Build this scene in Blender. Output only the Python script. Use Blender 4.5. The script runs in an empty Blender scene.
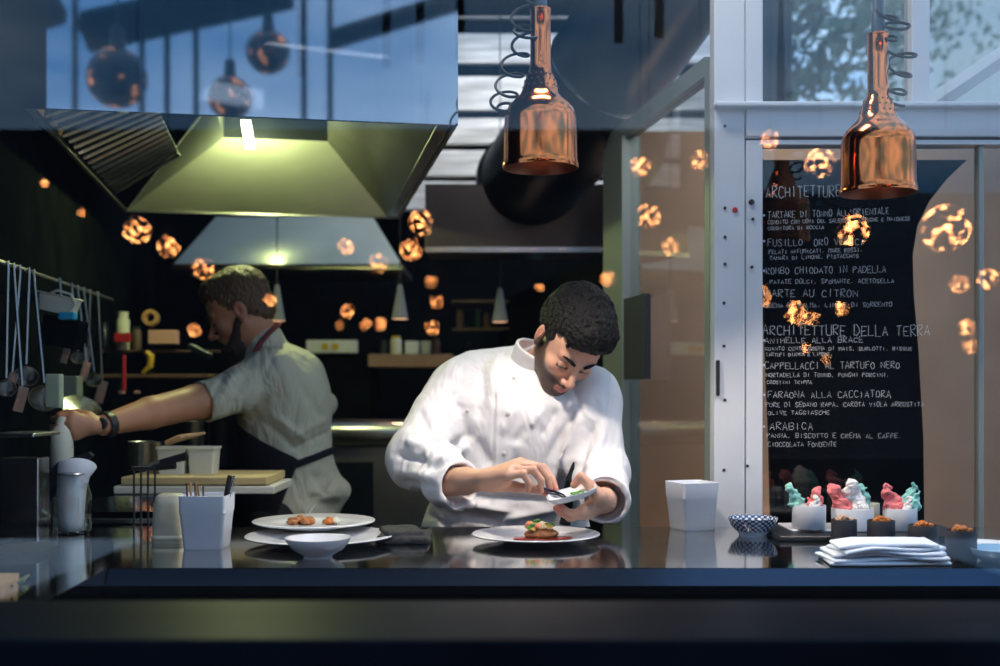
import bpy, math, random
import numpy as np
from mathutils import Vector, Matrix
from mathutils.bvhtree import BVHTree
random.seed(7)
SC = bpy.context.scene
COL = SC.collection
F, CX, HY, CZ = 1150.0, 500.0, 388.0, 1.27      # focal length in px, principal column, horizon row, eye height
CT = 0.925                                     # counter top height
PI = math.pi

def P(px, py, Y):
    return Vector(((px - CX) / F * Y, Y, CZ + (HY - py) / F * Y))
def onz(px, py, z=CT):
    Y = (CZ - z) * F / (py - HY)
    return Vector(((px - CX) / F * Y, Y, z))

# ------------------------------------------------------------------ materials
def mat(name, col, rough=.5, metal=0, bump=0, bscale=60, em=None, es=0, var=0, vscale=8, spec=.5, sss=0, coat=0, stretch=None, trans=0, aniso=0):
    m = bpy.data.materials.new(name); m.use_nodes = True
    nt = m.node_tree; b = nt.nodes['Principled BSDF']
    b.inputs['Base Color'].default_value = (*col, 1)
    b.inputs['Roughness'].default_value = rough
    b.inputs['Metallic'].default_value = metal
    b.inputs['Specular IOR Level'].default_value = spec
    b.inputs['Coat Weight'].default_value = coat
    b.inputs['Transmission Weight'].default_value = trans
    b.inputs['Anisotropic'].default_value = aniso
    if sss:
        b.inputs['Subsurface Weight'].default_value = sss
        b.inputs['Subsurface Radius'].default_value = (.012, .005, .003)
    if em:
        b.inputs['Emission Color'].default_value = (*em, 1); b.inputs['Emission Strength'].default_value = es
    tc = nt.nodes.new('ShaderNodeTexCoord')
    src = tc.outputs['Object']
    if stretch:
        mp = nt.nodes.new('ShaderNodeMapping'); mp.inputs['Scale'].default_value = stretch
        nt.links.new(src, mp.inputs[0]); src = mp.outputs[0]
    if bump:
        n = nt.nodes.new('ShaderNodeTexNoise'); n.inputs['Scale'].default_value = bscale; n.inputs['Detail'].default_value = 4
        bp = nt.nodes.new('ShaderNodeBump'); bp.inputs['Strength'].default_value = bump; bp.inputs['Distance'].default_value = .01
        nt.links.new(src, n.inputs['Vector']); nt.links.new(n.outputs[0], bp.inputs['Height']); nt.links.new(bp.outputs[0], b.inputs['Normal'])
    if var:
        n = nt.nodes.new('ShaderNodeTexNoise'); n.inputs['Scale'].default_value = vscale; n.inputs['Detail'].default_value = 5
        r = nt.nodes.new('ShaderNodeValToRGB')
        r.color_ramp.elements[0].position = .3; r.color_ramp.elements[1].position = .7
        r.color_ramp.elements[0].color = (*[max(0, c * (1 - var)) for c in col], 1)
        r.color_ramp.elements[1].color = (*[min(1, c * (1 + var)) for c in col], 1)
        nt.links.new(src, n.inputs['Vector']); nt.links.new(n.outputs[0], r.inputs[0]); nt.links.new(r.outputs[0], b.inputs['Base Color'])
    return m

def glass_mat(name, tint=(1, 1, 1), refl=1.0, rough=0.0, ior=1.5):
    """thin pane: transparent with Fresnel mirror reflection"""
    m = bpy.data.materials.new(name); m.use_nodes = True; nt = m.node_tree; nt.nodes.clear()
    o = nt.nodes.new('ShaderNodeOutputMaterial'); mx = nt.nodes.new('ShaderNodeMixShader')
    t = nt.nodes.new('ShaderNodeBsdfTransparent'); g = nt.nodes.new('ShaderNodeBsdfGlossy'); f = nt.nodes.new('ShaderNodeFresnel')
    f.inputs['IOR'].default_value = ior; t.inputs[0].default_value = (*tint, 1); g.inputs['Roughness'].default_value = rough
    mu = nt.nodes.new('ShaderNodeMath'); mu.operation = 'MULTIPLY'; mu.inputs[1].default_value = refl; mu.use_clamp = True
    ge = nt.nodes.new('ShaderNodeNewGeometry'); ir = nt.nodes.new('ShaderNodeMapRange'); ir.inputs[3].default_value = ior; ir.inputs[4].default_value = 1 / ior   # same Fresnel from either side of the pane
    nt.links.new(ge.outputs['Backfacing'], ir.inputs[0]); nt.links.new(ir.outputs[0], f.inputs['IOR'])
    nt.links.new(f.outputs[0], mu.inputs[0]); nt.links.new(mu.outputs[0], mx.inputs[0]); nt.links.new(t.outputs[0], mx.inputs[1]); nt.links.new(g.outputs[0], mx.inputs[2])
    nt.links.new(mx.outputs[0], o.inputs[0])
    return m

def attr_mat(name, base, layers, rough=.5, sss=0, bump=0, bscale=200):
    """base colour mixed to other colours by named vertex masks"""
    m = mat(name, base, rough, sss=sss, bump=bump, bscale=bscale); nt = m.node_tree; b = nt.nodes['Principled BSDF']
    last = None
    for a, c, noise in layers:
        at = nt.nodes.new('ShaderNodeAttribute'); at.attribute_name = a
        mx = nt.nodes.new('ShaderNodeMix'); mx.data_type = 'RGBA'
        if last: nt.links.new(last, mx.inputs[6])
        else: mx.inputs[6].default_value = (*base, 1)
        mx.inputs[7].default_value = (*c, 1)
        fac = at.outputs['Fac']
        if noise:
            n = nt.nodes.new('ShaderNodeTexNoise'); n.inputs['Scale'].default_value = noise
            r = nt.nodes.new('ShaderNodeMapRange'); r.inputs[1].default_value = .3; r.inputs[2].default_value = .7; r.inputs[3].default_value = .82; r.inputs[4].default_value = 1
            mu = nt.nodes.new('ShaderNodeMath'); mu.operation = 'MULTIPLY'
            tc = nt.nodes.new('ShaderNodeTexCoord'); nt.links.new(tc.outputs['Object'], n.inputs['Vector'])
            nt.links.new(n.outputs[0], r.inputs[0]); nt.links.new(r.outputs[0], mu.inputs[0]); nt.links.new(fac, mu.inputs[1]); fac = mu.outputs[0]
        nt.links.new(fac, mx.inputs[0]); last = mx.outputs[2]
    if last: nt.links.new(last, b.inputs['Base Color'])
    return m

# ------------------------------------------------------------------ object helpers
def tag(o, label=None, cat=None, group=None, kind=None):
    if label: o['label'] = label
    if cat: o['category'] = cat
    if group: o['group'] = group
    if kind: o['kind'] = kind
    return o
def thing(name, label, cat, base=(0, 0, 0), rz=0, group=None):
    o = bpy.data.objects.new(name, None); COL.objects.link(o); o.empty_display_size = .05
    o.location = base; o.rotation_euler = (0, 0, rz)
    return tag(o, label, cat, group)
def copy_tree(o, parent=None):
    c = o.copy(); COL.objects.link(c); c.parent = parent
    for ch in list(o.children): copy_tree(ch, c)
    return c
def link_mesh(name, me, m, parent=None, loc=None, smooth=False):
    o = bpy.data.objects.new(name, me); COL.objects.link(o)
    if m: me.materials.append(m)
    if parent: o.parent = parent
    if loc is not None: o.location = loc
    if smooth: me.polygons.foreach_set('use_smooth', [True] * len(me.polygons))
    return o

class MB:
    """collects shapes into one mesh"""
    def __init__(s): s.v = []; s.f = []
    def add(s, vs, fs, M=None):
        n = len(s.v)
        for v in vs:
            v = Vector(v)
            s.v.append(M @ v if M is not None else v)
        s.f += [tuple(n + i for i in f) for f in fs]
        return s
    def box(s, a, b, bev=0, M=None):
        x0, y0, z0 = [min(p, q) for p, q in zip(a, b)]; x1, y1, z1 = [max(p, q) for p, q in zip(a, b)]
        if bev <= 0:
            return s.add([(x0, y0, z0), (x1, y0, z0), (x1, y1, z0), (x0, y1, z0), (x0, y0, z1), (x1, y0, z1), (x1, y1, z1), (x0, y1, z1)],
                         [(0, 3, 2, 1), (4, 5, 6, 7), (0, 1, 5, 4), (1, 2, 6, 5), (2, 3, 7, 6), (3, 0, 4, 7)], M)
        r = min(bev, (x1 - x0) / 2.01, (y1 - y0) / 2.01, (z1 - z0) / 2.01); K = 3
        vs = []; idx = {}
        ring = lambda cx, cy, rr: [(cx[i] + rr * math.cos(a0 + PI / 2 * k / K), cy[i] + rr * math.sin(a0 + PI / 2 * k / K)) for i, a0 in enumerate((PI, 1.5 * PI, 0, PI / 2)) for k in range(K + 1)]
        cx = (x0 + r, x1 - r, x1 - r, x0 + r); cy = (y0 + r, y0 + r, y1 - r, y1 - r)
        lv = []
        for k in range(K + 1):
            t = PI / 2 * k / K; lv.append((z0 + r - r * math.cos(t), r * math.sin(t)))
        for k in range(K + 1):
            t = PI / 2 * k / K; lv.append((z1 - r + r * math.sin(t), r * math.cos(t)))
        N = 4 * (K + 1)
        for z, rr in lv: vs += [(x, y, z) for x, y in ring(cx, cy, rr)]
        fs = [(i * N + j, i * N + (j + 1) % N, (i + 1) * N + (j + 1) % N, (i + 1) * N + j) for i in range(len(lv) - 1) for j in range(N)]
        fs.append(tuple(reversed(range(N)))); fs.append(tuple((len(lv) - 1) * N + j for j in range(N)))
        return s.add(vs, fs, M)
    def lathe(s, prof, n=40, M=None, sx=1, sy=1, c=(0, 0, 0), sq=0):
        """prof: (r,z) list; closes ends when r=0. sq>0 makes a rounded square"""
        vs = []; fs = []
        def rad(a):
            if not sq: return 1
            return (abs(math.cos(a)) ** sq + abs(math.sin(a)) ** sq) ** (-1 / sq)
        for r, z in prof:
            for j in range(n):
                a = 2 * PI * (j + .5) / n; q = rad(a)
                vs.append((c[0] + r * q * math.cos(a) * sx, c[1] + r * q * math.sin(a) * sy, c[2] + z))
        for i in range(len(prof) - 1):
            for j in range(n):
                fs.append((i * n + j, i * n + (j + 1) % n, (i + 1) * n + (j + 1) % n, (i + 1) * n + j))
        return s.add(vs, fs, M)
    def loft(s, prof, n=6, cr=.18, sy=1):
        """rounded-square loft; prof: (half width, z)"""
        N = 4 * (n + 1); vs = []; fs = []
        for w, z in prof:
            r = w * cr
            for q, (sx, sg) in enumerate(((1, 1), (-1, 1), (-1, -1), (1, -1))):
                for k in range(n + 1):
                    a = PI / 2 * q + PI / 2 * k / n
                    vs.append((sx * (w - r) + r * math.cos(a), (sg * (w - r) + r * math.sin(a)) * sy, z))
        for i in range(len(prof) - 1):
            for j in range(N): fs.append((i * N + j, i * N + (j + 1) % N, (i + 1) * N + (j + 1) % N, (i + 1) * N + j))
        return s.add(vs, fs)
    def tube(s, pts, r, n=8, caps=True, closed=False):
        pts = [Vector(p) for p in pts]; L = len(pts); rs = r if isinstance(r, (list, tuple)) else [r] * L
        vs = []; fs = []; up = None
        for i, p in enumerate(pts):
            if closed: t = pts[(i + 1) % L] - pts[i - 1]
            else: t = pts[min(i + 1, L - 1)] - pts[max(i - 1, 0)]
            t = t.normalized() if t.length > 1e-9 else Vector((0, 0, 1))
            if up is None:
                up = t.cross(Vector((0, 0, 1)) if abs(t.z) < .9 else Vector((1, 0, 0))).normalized()
            up = (up - t * up.dot(t))
            up = up.normalized() if up.length > 1e-6 else t.orthogonal().normalized()
            w = t.cross(up)
            for j in range(n):
                a = 2 * PI * j / n; vs.append(p + (up * math.cos(a) + w * math.sin(a)) * rs[i])
        for i in range(L if closed else L - 1):
            for j in range(n):
                k = (i + 1) % L
                fs.append((i * n + j, i * n + (j + 1) % n, k * n + (j + 1) % n, k * n + j))
        if caps and not closed: fs.append(tuple(reversed(range(n)))); fs.append(tuple((L - 1) * n + j for j in range(n)))
        return s.add(vs, fs)
    def prism(s, poly, d, M=None):
        """poly: 3-D points (planar, ordered); d: extrusion vector"""
        n = len(poly); d = Vector(d); vs = [Vector(p) for p in poly] + [Vector(p) + d for p in poly]
        fs = [tuple(reversed(range(n))), tuple(range(n, 2 * n))] + [(i, (i + 1) % n, n + (i + 1) % n, n + i) for i in range(n)]
        return s.add(vs, fs, M)
    def sphere(s, c, r, n=16, M=None):
        r = r if isinstance(r, (tuple, list)) else (r, r, r); vs = []; fs = []; m = max(6, n // 2)
        for i in range(m + 1):
            for j in range(n):
                a = PI * (i + .0) / m; b = 2 * PI * j / n; q = max(math.sin(a), .002)
                vs.append((c[0] + r[0] * q * math.cos(b), c[1] + r[1] * q * math.sin(b), c[2] - r[2] * math.cos(a)))
        for i in range(m):
            for j in range(n): fs.append((i * n + j, i * n + (j + 1) % n, (i + 1) * n + (j + 1) % n, (i + 1) * n + j))
        return s.add(vs, fs, M)
    def build(s, name, m, parent=None, loc=None, smooth=False, world=False, angle=None):
        off = Vector((0, 0, 0))
        if world: off = Vector(parent.location) if parent is not None else Vector(loc)
        me = bpy.data.meshes.new(name); me.from_pydata([tuple(v - off) for v in s.v], [], s.f); me.validate(); me.update()
        import bmesh
        bm = bmesh.new(); bm.from_mesh(me); bmesh.ops.remove_doubles(bm, verts=bm.verts, dist=1e-6); bmesh.ops.recalc_face_normals(bm, faces=bm.faces)
        if smooth:
            for f in bm.faces: f.smooth = True
            ang = math.radians(angle or 40)
            for e in bm.edges:
                if len(e.link_faces) == 2 and e.calc_face_angle(0) > ang: e.smooth = False
        bm.to_mesh(me); bm.free()
        return link_mesh(name, me, m, parent, loc)

def rotmat(rx=0, ry=0, rz=0, loc=(0, 0, 0), s=1):
    from mathutils import Euler
    return Matrix.Translation(loc) @ Euler((rx, ry, rz)).to_matrix().to_4x4() @ Matrix.Scale(s, 4)

# ------------------------------------------------------------------ implicit surfaces (for bodies, cloth and food)
class SDF:
    def __init__(s, lo, hi, h):
        s.lo = np.array(lo, float); s.h = h
        s.n = np.ceil((np.array(hi) - s.lo) / h).astype(int) + 1
        s.d = np.full(s.n, .2, np.float32)
    def win(s, lo, hi):
        a = np.clip(np.floor((np.array(lo) - s.lo) / s.h).astype(int), 0, s.n - 1)
        b = np.clip(np.ceil((np.array(hi) - s.lo) / s.h).astype(int) + 1, 1, s.n)
        if np.any(b <= a): return None, None
        sl = tuple(slice(i, j) for i, j in zip(a, b))
        g = [np.arange(i, j, dtype=np.float32) * s.h + s.lo[k] for k, (i, j) in enumerate(zip(a, b))]
        return sl, np.stack(np.meshgrid(*g, indexing='ij'), -1)
    def comb(s, sl, d, k, op):
        a = s.d[sl]
        if op == 'sub': a2, d2 = -a, d
        elif op == 'int': a2, d2 = -a, -d
        else: a2, d2 = a, d
        if k > 0:
            hh = np.maximum(k - np.abs(a2 - d2), 0) / k; r = np.minimum(a2, d2) - hh * hh * k / 4
        else: r = np.minimum(a2, d2)
        s.d[sl] = -r if op in ('sub', 'int') else r
    def cone(s, a, b, ra, rb, k=.01, op='add', sq=None):
        a = np.array(a, float); b = np.array(b, float); R = max(ra, rb) + k + 3 * s.h
        sl, p = s.win(np.minimum(a, b) - R, np.maximum(a, b) + R)
        if sl is None: return s
        ab = b - a; t = np.clip(((p - a) @ ab) / max(ab @ ab, 1e-12), 0, 1)
        q = p - (a + t[..., None] * ab)
        s.comb(sl, np.linalg.norm(q, axis=-1) - (ra + (rb - ra) * t), k, op); return s
    def ell(s, c, r, k=.01, op='add', R=None):
        c = np.array(c, float); r = np.array(r, float); m = max(r) + k + 3 * s.h
        if R is None: ext = r + k + 3 * s.h
        else: ext = np.array([m] * 3)
        sl, p = s.win(c - ext, c + ext)
        if sl is None: return s
        q = p - c
        if R is not None: q = q @ np.array(R)
        k0 = np.linalg.norm(q / r, axis=-1); k1 = np.linalg.norm(q / r ** 2, axis=-1)
        s.comb(sl, k0 * (k0 - 1) / np.maximum(k1, 1e-6), k, op); return s
    def box(s, c, r, rr=.005, k=.005, op='add', R=None):
        c = np.array(c, float); r = np.array(r, float); m = np.linalg.norm(r) + k + 3 * s.h
        sl, p = s.win(c - m, c + m)
        if sl is None: return s
        q = p - c
        if R is not None: q = q @ np.array(R)
        q = np.abs(q) - (r - rr); d = np.linalg.norm(np.maximum(q, 0), axis=-1) + np.minimum(q.max(-1), 0) - rr
        s.comb(sl, d, k, op); return s
    def cut(s, c, n, rad=None, k=0):
        """remove what lies beyond the plane at c facing n, within rad"""
        c = np.array(c, float); n = np.array(n, float); n /= np.linalg.norm(n)
        if rad is None: sl, p = s.win(s.lo, s.lo + s.n * s.h)
        else: sl, p = s.win(c - rad, c + rad)
        d = (p - c) @ n
        if rad is not None:
            d = np.where(np.linalg.norm(p - c, axis=-1) < rad, d, -1)
        s.comb(sl, d, k, 'int'); return s
    def noise(s, amp, sc, seed=0):
        sl, p = s.win(s.lo, s.lo + s.n * s.h)
        s.d += (amp * vnoise(p * sc, seed)).astype(np.float32); return s
    def mesh(s):
        d = s.d; v = d < 0
        nx, ny, nz = [int(i) for i in s.n]
        cnt = np.zeros((nx - 1, ny - 1, nz - 1), np.int8)
        for i in (0, 1):
            for j in (0, 1):
                for k in (0, 1): cnt += v[i:nx - 1 + i, j:ny - 1 + j, k:nz - 1 + k]
        act = np.argwhere((cnt > 0) & (cnt < 8)); ids = np.full(cnt.shape, -1, np.int64)
        ids[tuple(act.T)] = np.arange(len(act))
        acc = np.zeros((len(act), 3)); wn = np.zeros(len(act))
        C = [(i, j, k) for i in (0, 1) for j in (0, 1) for k in (0, 1)]
        vals = {c: d[act[:, 0] + c[0], act[:, 1] + c[1], act[:, 2] + c[2]] for c in C}
        for c in C:
            for ax in range(3):
                if c[ax]: continue
                e = list(c); e[ax] = 1; e = tuple(e); a, b = vals[c], vals[e]
                m = (a < 0) != (b < 0); t = np.where(m, a / np.where(m, a - b, 1), 0)
                pt = np.array(c, float)[None] + np.zeros((len(act), 3)); pt[:, ax] += t
                acc += np.where(m[:, None], pt, 0); wn += m
        V = (act + acc / wn[:, None]) * s.h + s.lo
        Q = []
        for ax in range(3):
            a0 = [slice(None)] * 3; a1 = [slice(None)] * 3; a0[ax] = slice(0, -1); a1[ax] = slice(1, None)
            A = v[tuple(a0)]; B = v[tuple(a1)]; e = np.argwhere(A != B)
            u, w = (ax + 1) % 3, (ax + 2) % 3
            e = e[(e[:, u] > 0) & (e[:, w] > 0) & (e[:, u] < s.n[u] - 1) & (e[:, w] < s.n[w] - 1)]
            if not len(e): continue
            ins = A[tuple(e.T)]
            def g(du, dw):
                q = e.copy(); q[:, u] += du; q[:, w] += dw; return ids[tuple(q.T)]
            q = np.stack([g(-1, -1), g(0, -1), g(0, 0), g(-1, 0)], 1)
            q[~ins] = q[~ins][:, ::-1]
            Q.append(q)
        return V, np.concatenate(Q)

def vnoise(p, seed=0):
    """smooth pseudo-noise, about -1..1"""
    rs = np.random.RandomState(seed); out = 0
    for i in range(5):
        w = rs.normal(size=3); w /= np.linalg.norm(w); w2 = rs.normal(size=3); ph = rs.uniform(0, 6.28, 2)
        f = 1 + .35 * i
        out = out + np.sin((p @ w) * f * 3 + ph[0] + 1.3 * np.sin((p @ w2) * f * 1.1 + ph[1])) / (1 + .3 * i)
    return out / 2.6

def np_mesh(name, V, Q, attrs=None):
    me = bpy.data.meshes.new(name)
    me.vertices.add(len(V)); me.vertices.foreach_set('co', np.asarray(V, np.float32).ravel())
    me.loops.add(len(Q) * 4); me.loops.foreach_set('vertex_index', np.asarray(Q, np.int32).ravel())
    me.polygons.add(len(Q)); me.polygons.foreach_set('loop_start', np.arange(0, len(Q) * 4, 4, dtype=np.int32))
    me.polygons.foreach_set('loop_total', np.full(len(Q), 4, np.int32))
    me.polygons.foreach_set('use_smooth', np.ones(len(Q), bool))
    me.update(); me.validate()
    for k, a in (attrs or {}).items():
        at = me.attributes.new(k, 'FLOAT', 'POINT'); at.data.foreach_set('value', np.asarray(a, np.float32))
    return me
def smooth_v(V, Q, it=1, lam=.5):
    for _ in range(it):
        acc = np.zeros_like(V); n = np.zeros(len(V))
        for a, b in ((0, 1), (1, 2), (2, 3), (3, 0)):
            np.add.at(acc, Q[:, a], V[Q[:, b]]); np.add.at(acc, Q[:, b], V[Q[:, a]]); np.add.at(n, Q[:, a], 1); np.add.at(n, Q[:, b], 1)
        V = V + lam * (acc / np.maximum(n, 1)[:, None] - V)
    return V
def normals(V, Q):
    N = np.cross(V[Q[:, 2]] - V[Q[:, 0]], V[Q[:, 3]] - V[Q[:, 1]]); out = np.zeros_like(V)
    for i in range(4): np.add.at(out, Q[:, i], N)
    return out / np.maximum(np.linalg.norm(out, axis=1), 1e-12)[:, None]
def wrinkle(V, Q, lines):
    """raise or sink folds along lines given as picture points on the visible side: (x0,y0,x1,y1,amplitude_m,width_px)"""
    N = normals(V, Q); px = CX + V[:, 0] / V[:, 1] * F; py = HY - (V[:, 2] - CZ) / V[:, 1] * F
    view = V - np.array([0, 0, CZ]); fac = -(N * view).sum(1) / np.linalg.norm(view, axis=1)
    fac = np.clip(fac * 2 + .3, 0, 1); disp = np.zeros(len(V))
    for x0, y0, x1, y1, am, w in lines:
        a = np.array([x0, y0]); ab = np.array([x1 - x0, y1 - y0], float); q = np.stack([px, py], 1) - a
        t = np.clip(q @ ab / (ab @ ab), 0, 1); dd = np.linalg.norm(q - t[:, None] * ab, axis=1)
        taper = np.clip(np.minimum(t, 1 - t) * 4 + .15, 0, 1)
        disp += am * taper * np.exp(-(dd / w) ** 2)
    return V + N * (disp * fac)[:, None]
def sdf_obj(name, s, m, parent=None, it=1, attrs=None, M=None, post=None, loc=None):
    V, Q = s.mesh(); V = smooth_v(V, Q, it)
    at = attrs(V) if attrs else None
    if M is not None: V = V @ np.array(M)[:3, :3].T + np.array(M)[:3, 3]
    if post: V = post(V, Q)
    if loc is None and parent is not None: V = V - np.array(parent.location)
    return link_mesh(name, np_mesh(name, V, Q, at), m, parent, loc)
def join_parts(name, parts, m, parent):
    """several (V,Q,attrs) into one mesh"""
    n = 0; Vs = []; Qs = []; keys = set(k for _, _, a in parts for k in a); A = {k: [] for k in keys}
    for V, Q, a in parts:
        Vs.append(V); Qs.append(Q + n); n += len(V)
        for k in keys: A[k].append(a.get(k, np.zeros(len(V))))
    V = np.concatenate(Vs) - np.array(parent.location)
    return link_mesh(name, np_mesh(name, V, np.concatenate(Qs), {k: np.concatenate(x) for k, x in A.items()}), m, parent)

# ------------------------------------------------------------------ people
M_skin = attr_mat('skin', (.66, .37, .25), [('blush', (.62, .20, .15), 0), ('stubble', (.028, .016, .012), 900), ('dark', (.02, .015, .012), 0)], .48, sss=.08, bump=.08, bscale=500)
M_skin2 = attr_mat('tanned_skin', (.52, .24, .12), [('blush', (.45, .16, .11), 0), ('dark', (.02, .015, .012), 0)], .5, sss=.06, bump=.08, bscale=400)
M_jacket = mat('white_cotton_twill', (.83, .81, .80), .85, bump=.12, bscale=900, spec=.2)
M_jacket2 = mat('stone_cotton', (.58, .56, .42), .88, bump=.15, bscale=700, spec=.2)
def folds(m, sc, st, dist):
    nt = m.node_tree; b = nt.nodes['Principled BSDF']; tc = nt.nodes.new('ShaderNodeTexCoord'); n = nt.nodes.new('ShaderNodeTexNoise'); n.inputs['Scale'].default_value = sc; n.inputs['Detail'].default_value = 2.5; n.inputs['Distortion'].default_value = 1.6
    bp = nt.nodes.new('ShaderNodeBump'); bp.inputs['Strength'].default_value = st; bp.inputs['Distance'].default_value = dist
    mp = nt.nodes.new('ShaderNodeMapping'); mp.inputs['Rotation'].default_value = (0, .5, 0); mp.inputs['Scale'].default_value = (1.6, 1, .7); nt.links.new(tc.outputs['Object'], mp.inputs[0])
    nt.links.new(mp.outputs[0], n.inputs['Vector']); nt.links.new(n.outputs[0], bp.inputs['Height'])
    old = b.inputs['Normal'].links[0].from_node; nt.links.new(bp.outputs[0], old.inputs['Normal'])
folds(M_jacket, 5.5, .38, .05); folds(M_jacket2, 8, .5, .05)
M_black = mat('black_cloth', (.012, .012, .016), .85, bump=.15, bscale=400, spec=.25)
M_trous = mat('dark_trousers', (.03, .03, .035), .9)
M_hair1 = mat('black_hair', (.004, .0035, .0035), .6, bump=1, bscale=130, spec=.18)
M_hair2 = mat('brown_hair', (.10, .055, .022), .5, bump=.8, bscale=140, stretch=(1, 1, .5))
M_beard = mat('dark_brown_beard', (.035, .018, .010), .7, bump=.9, bscale=170)
M_strap = mat('maroon_leather', (.16, .02, .025), .6)
M_watch = mat('black_watch', (.012, .012, .012), .35, bump=.2, bscale=100)
M_btn = mat('cloth_button', (.62, .58, .57), .6)

def sgn(f):
    for s in (-1, 1): f(s)
def head_sdf(h, neck_end, beard=False, nr=(.056, .064)):
    s = SDF((-.16, -.17, -.26), (.16, .22, .17), h)
    s.ell((0, .012, .045), (.074, .094, .082), 0).ell((0, -.03, .035), (.066, .060, .062), .02)
    s.ell((0, -.032, -.03), (.060, .058, .068), .03)
    for q in (-1, 1):
        s.cone((q * .052, .005, -.05), (q * .014, -.068, -.098), .017, .017, .025)
        s.ell((q * .040, -.062, -.024), (.022, .020, .018), .02)
    s.cone((0, -.02, -.07), (0, -.05, -.085), .04, .03, .03)
    s.ell((0, -.074, -.100), (.022, .018, .017), .016)
    for q in (-1, 1): s.cone((q * .042, -.073, .022), (q * .010, -.087, .018), .009, .009, .012)
    for q in (-1, 1): s.ell((q * .032, -.099, .000), (.019, .016, .013), .014, 'sub')
    for q in (-1, 1):
        s.ell((q * .032, -.0755, -.001), (.0145, .0125, .0135), .003)
        s.cone((q * .045, -.0845, -.007), (q * .020, -.0865, -.008), .0022, .0022, .003)
    s.cone((0, -.087, .010), (0, -.113, -.030), .0065, .0095, .014)
    s.ell((0, -.115, -.036), (.0115, .0105, .0095), .007)
    for q in (-1, 1): s.ell((q * .0135, -.102, -.040), (.0085, .010, .0075), .006)
    for q in (-1, 1): s.ell((q * .007, -.110, -.048), (.0035, .006, .0045), .003, 'sub')
    s.ell((0, -.076, -.068), (.028, .024, .024), .016)
    s.cone((0, -.1, -.051), (0, -.1, -.060), .002, .003, .004, 'sub')
    for q in (-1, 1):
        s.cone((q * .022, -.088, -.068), (q * .003, -.0985, -.0635), .0035, .0055, .004)
        s.cone((q * .019, -.088, -.073), (0, -.097, -.0765), .004, .0065, .004)
    for q in (-1, 1): s.cone((0, -.105, -.0695), (q * .024, -.092, -.0700), .0018, .0018, .003, 'sub')
    s.ell((0, -.1, -.088), (.02, .006, .004), .008, 'sub')
    for q in (-1, 1):
        s.ell((q * .078, .014, -.006), (.0085, .020, .030), .006).ell((q * .076, .008, -.028), (.007, .009, .012), .006)
        s.ell((q * .0875, .010, -.002), (.0065, .010, .019), .004, 'sub')
        s.ell((q * .084, .000, -.008), (.004, .006, .008), .004)
    s.cone((0, .025, -.05), neck_end, nr[0], nr[1], .03)
    return s

def sm(a, lo, hi):
    t = np.clip((a - lo) / (hi - lo), 0, 1); return t * t * (3 - 2 * t)
def face_attrs(V, stub=True):
    x, y, z = np.abs(V[:, 0]), V[:, 1], V[:, 2]
    front = y < -.03
    lips = np.exp(-((z + .070) / .0085) ** 4) * (x < .022 - .4 * np.abs(z + .07)) * (y < -.088)
    blush = np.clip(lips * .85 + .35 * np.exp(-(((x - .042) / .02) ** 2 + ((z + .03) / .022) ** 2)) * front + .35 * np.exp(-(x / .016) ** 2 - ((z + .038) / .014) ** 2) * (y < -.1) + .6 * (x > .074) * (z > -.05), 0, 1)
    # beard line runs from in front of the ear to the corner of the mouth
    line = -.008 - .50 * np.clip(-.005 - y, 0, .09)
    st = sm(line - z, -.010, .012) * sm(z, -.150, -.122) * (1 - sm(y, .004, .022)) * (x > -.1)
    st = np.maximum(st, sm(-.050 - z, -.004, .008) * (y < -.06) * sm(z, -.14, -.125))
    side = (x > .05) * sm(y, -.03, -.018) * (1 - sm(y, -.002, .006)) * sm(z, -.05, -.03) * (1 - sm(z, .03, .05))
    st = np.clip(np.maximum(st, side) * (1 - lips * 1.2), 0, 1)
    nb = np.exp(-(((x - .0) / .013) ** 2 + ((z + .086) / .006) ** 2))
    lash = 1.5 * np.exp(-((z + .0085) / .0036) ** 2) * (x > .017) * (x < .048) * (y < -.07)
    nostril_shade = np.exp(-(((x - .007) / .004) ** 2 + ((z + .048) / .0035) ** 2)) * (y < -.1)  # shade of the nostril hollows put into the skin colour
    a = {'blush': blush, 'dark': np.clip(lash * .9 + nostril_shade * .8, 0, 1)}
    a['stubble'] = np.clip(st * 1.05 - nb * .2, 0, 1) if stub else np.zeros(len(V))
    return a
def brows(R4, m, parent, off=1):
    for q in (-1, 1):
        b = MB()
        pts = [(q * (.013 + .036 * t), -.0985 + .020 * t ** 1.7, .0185 + .0075 * math.sin(t * 2.2)) for t in [i / 8 for i in range(9)]]
        b.tube(pts, [.0034, .0044, .0048, .0047, .0043, .0038, .0031, .0023, .0011], 6)
        b.v = [R4 @ v for v in b.v]
        b.build('eyebrow', m, parent, smooth=True, world=True)

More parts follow.
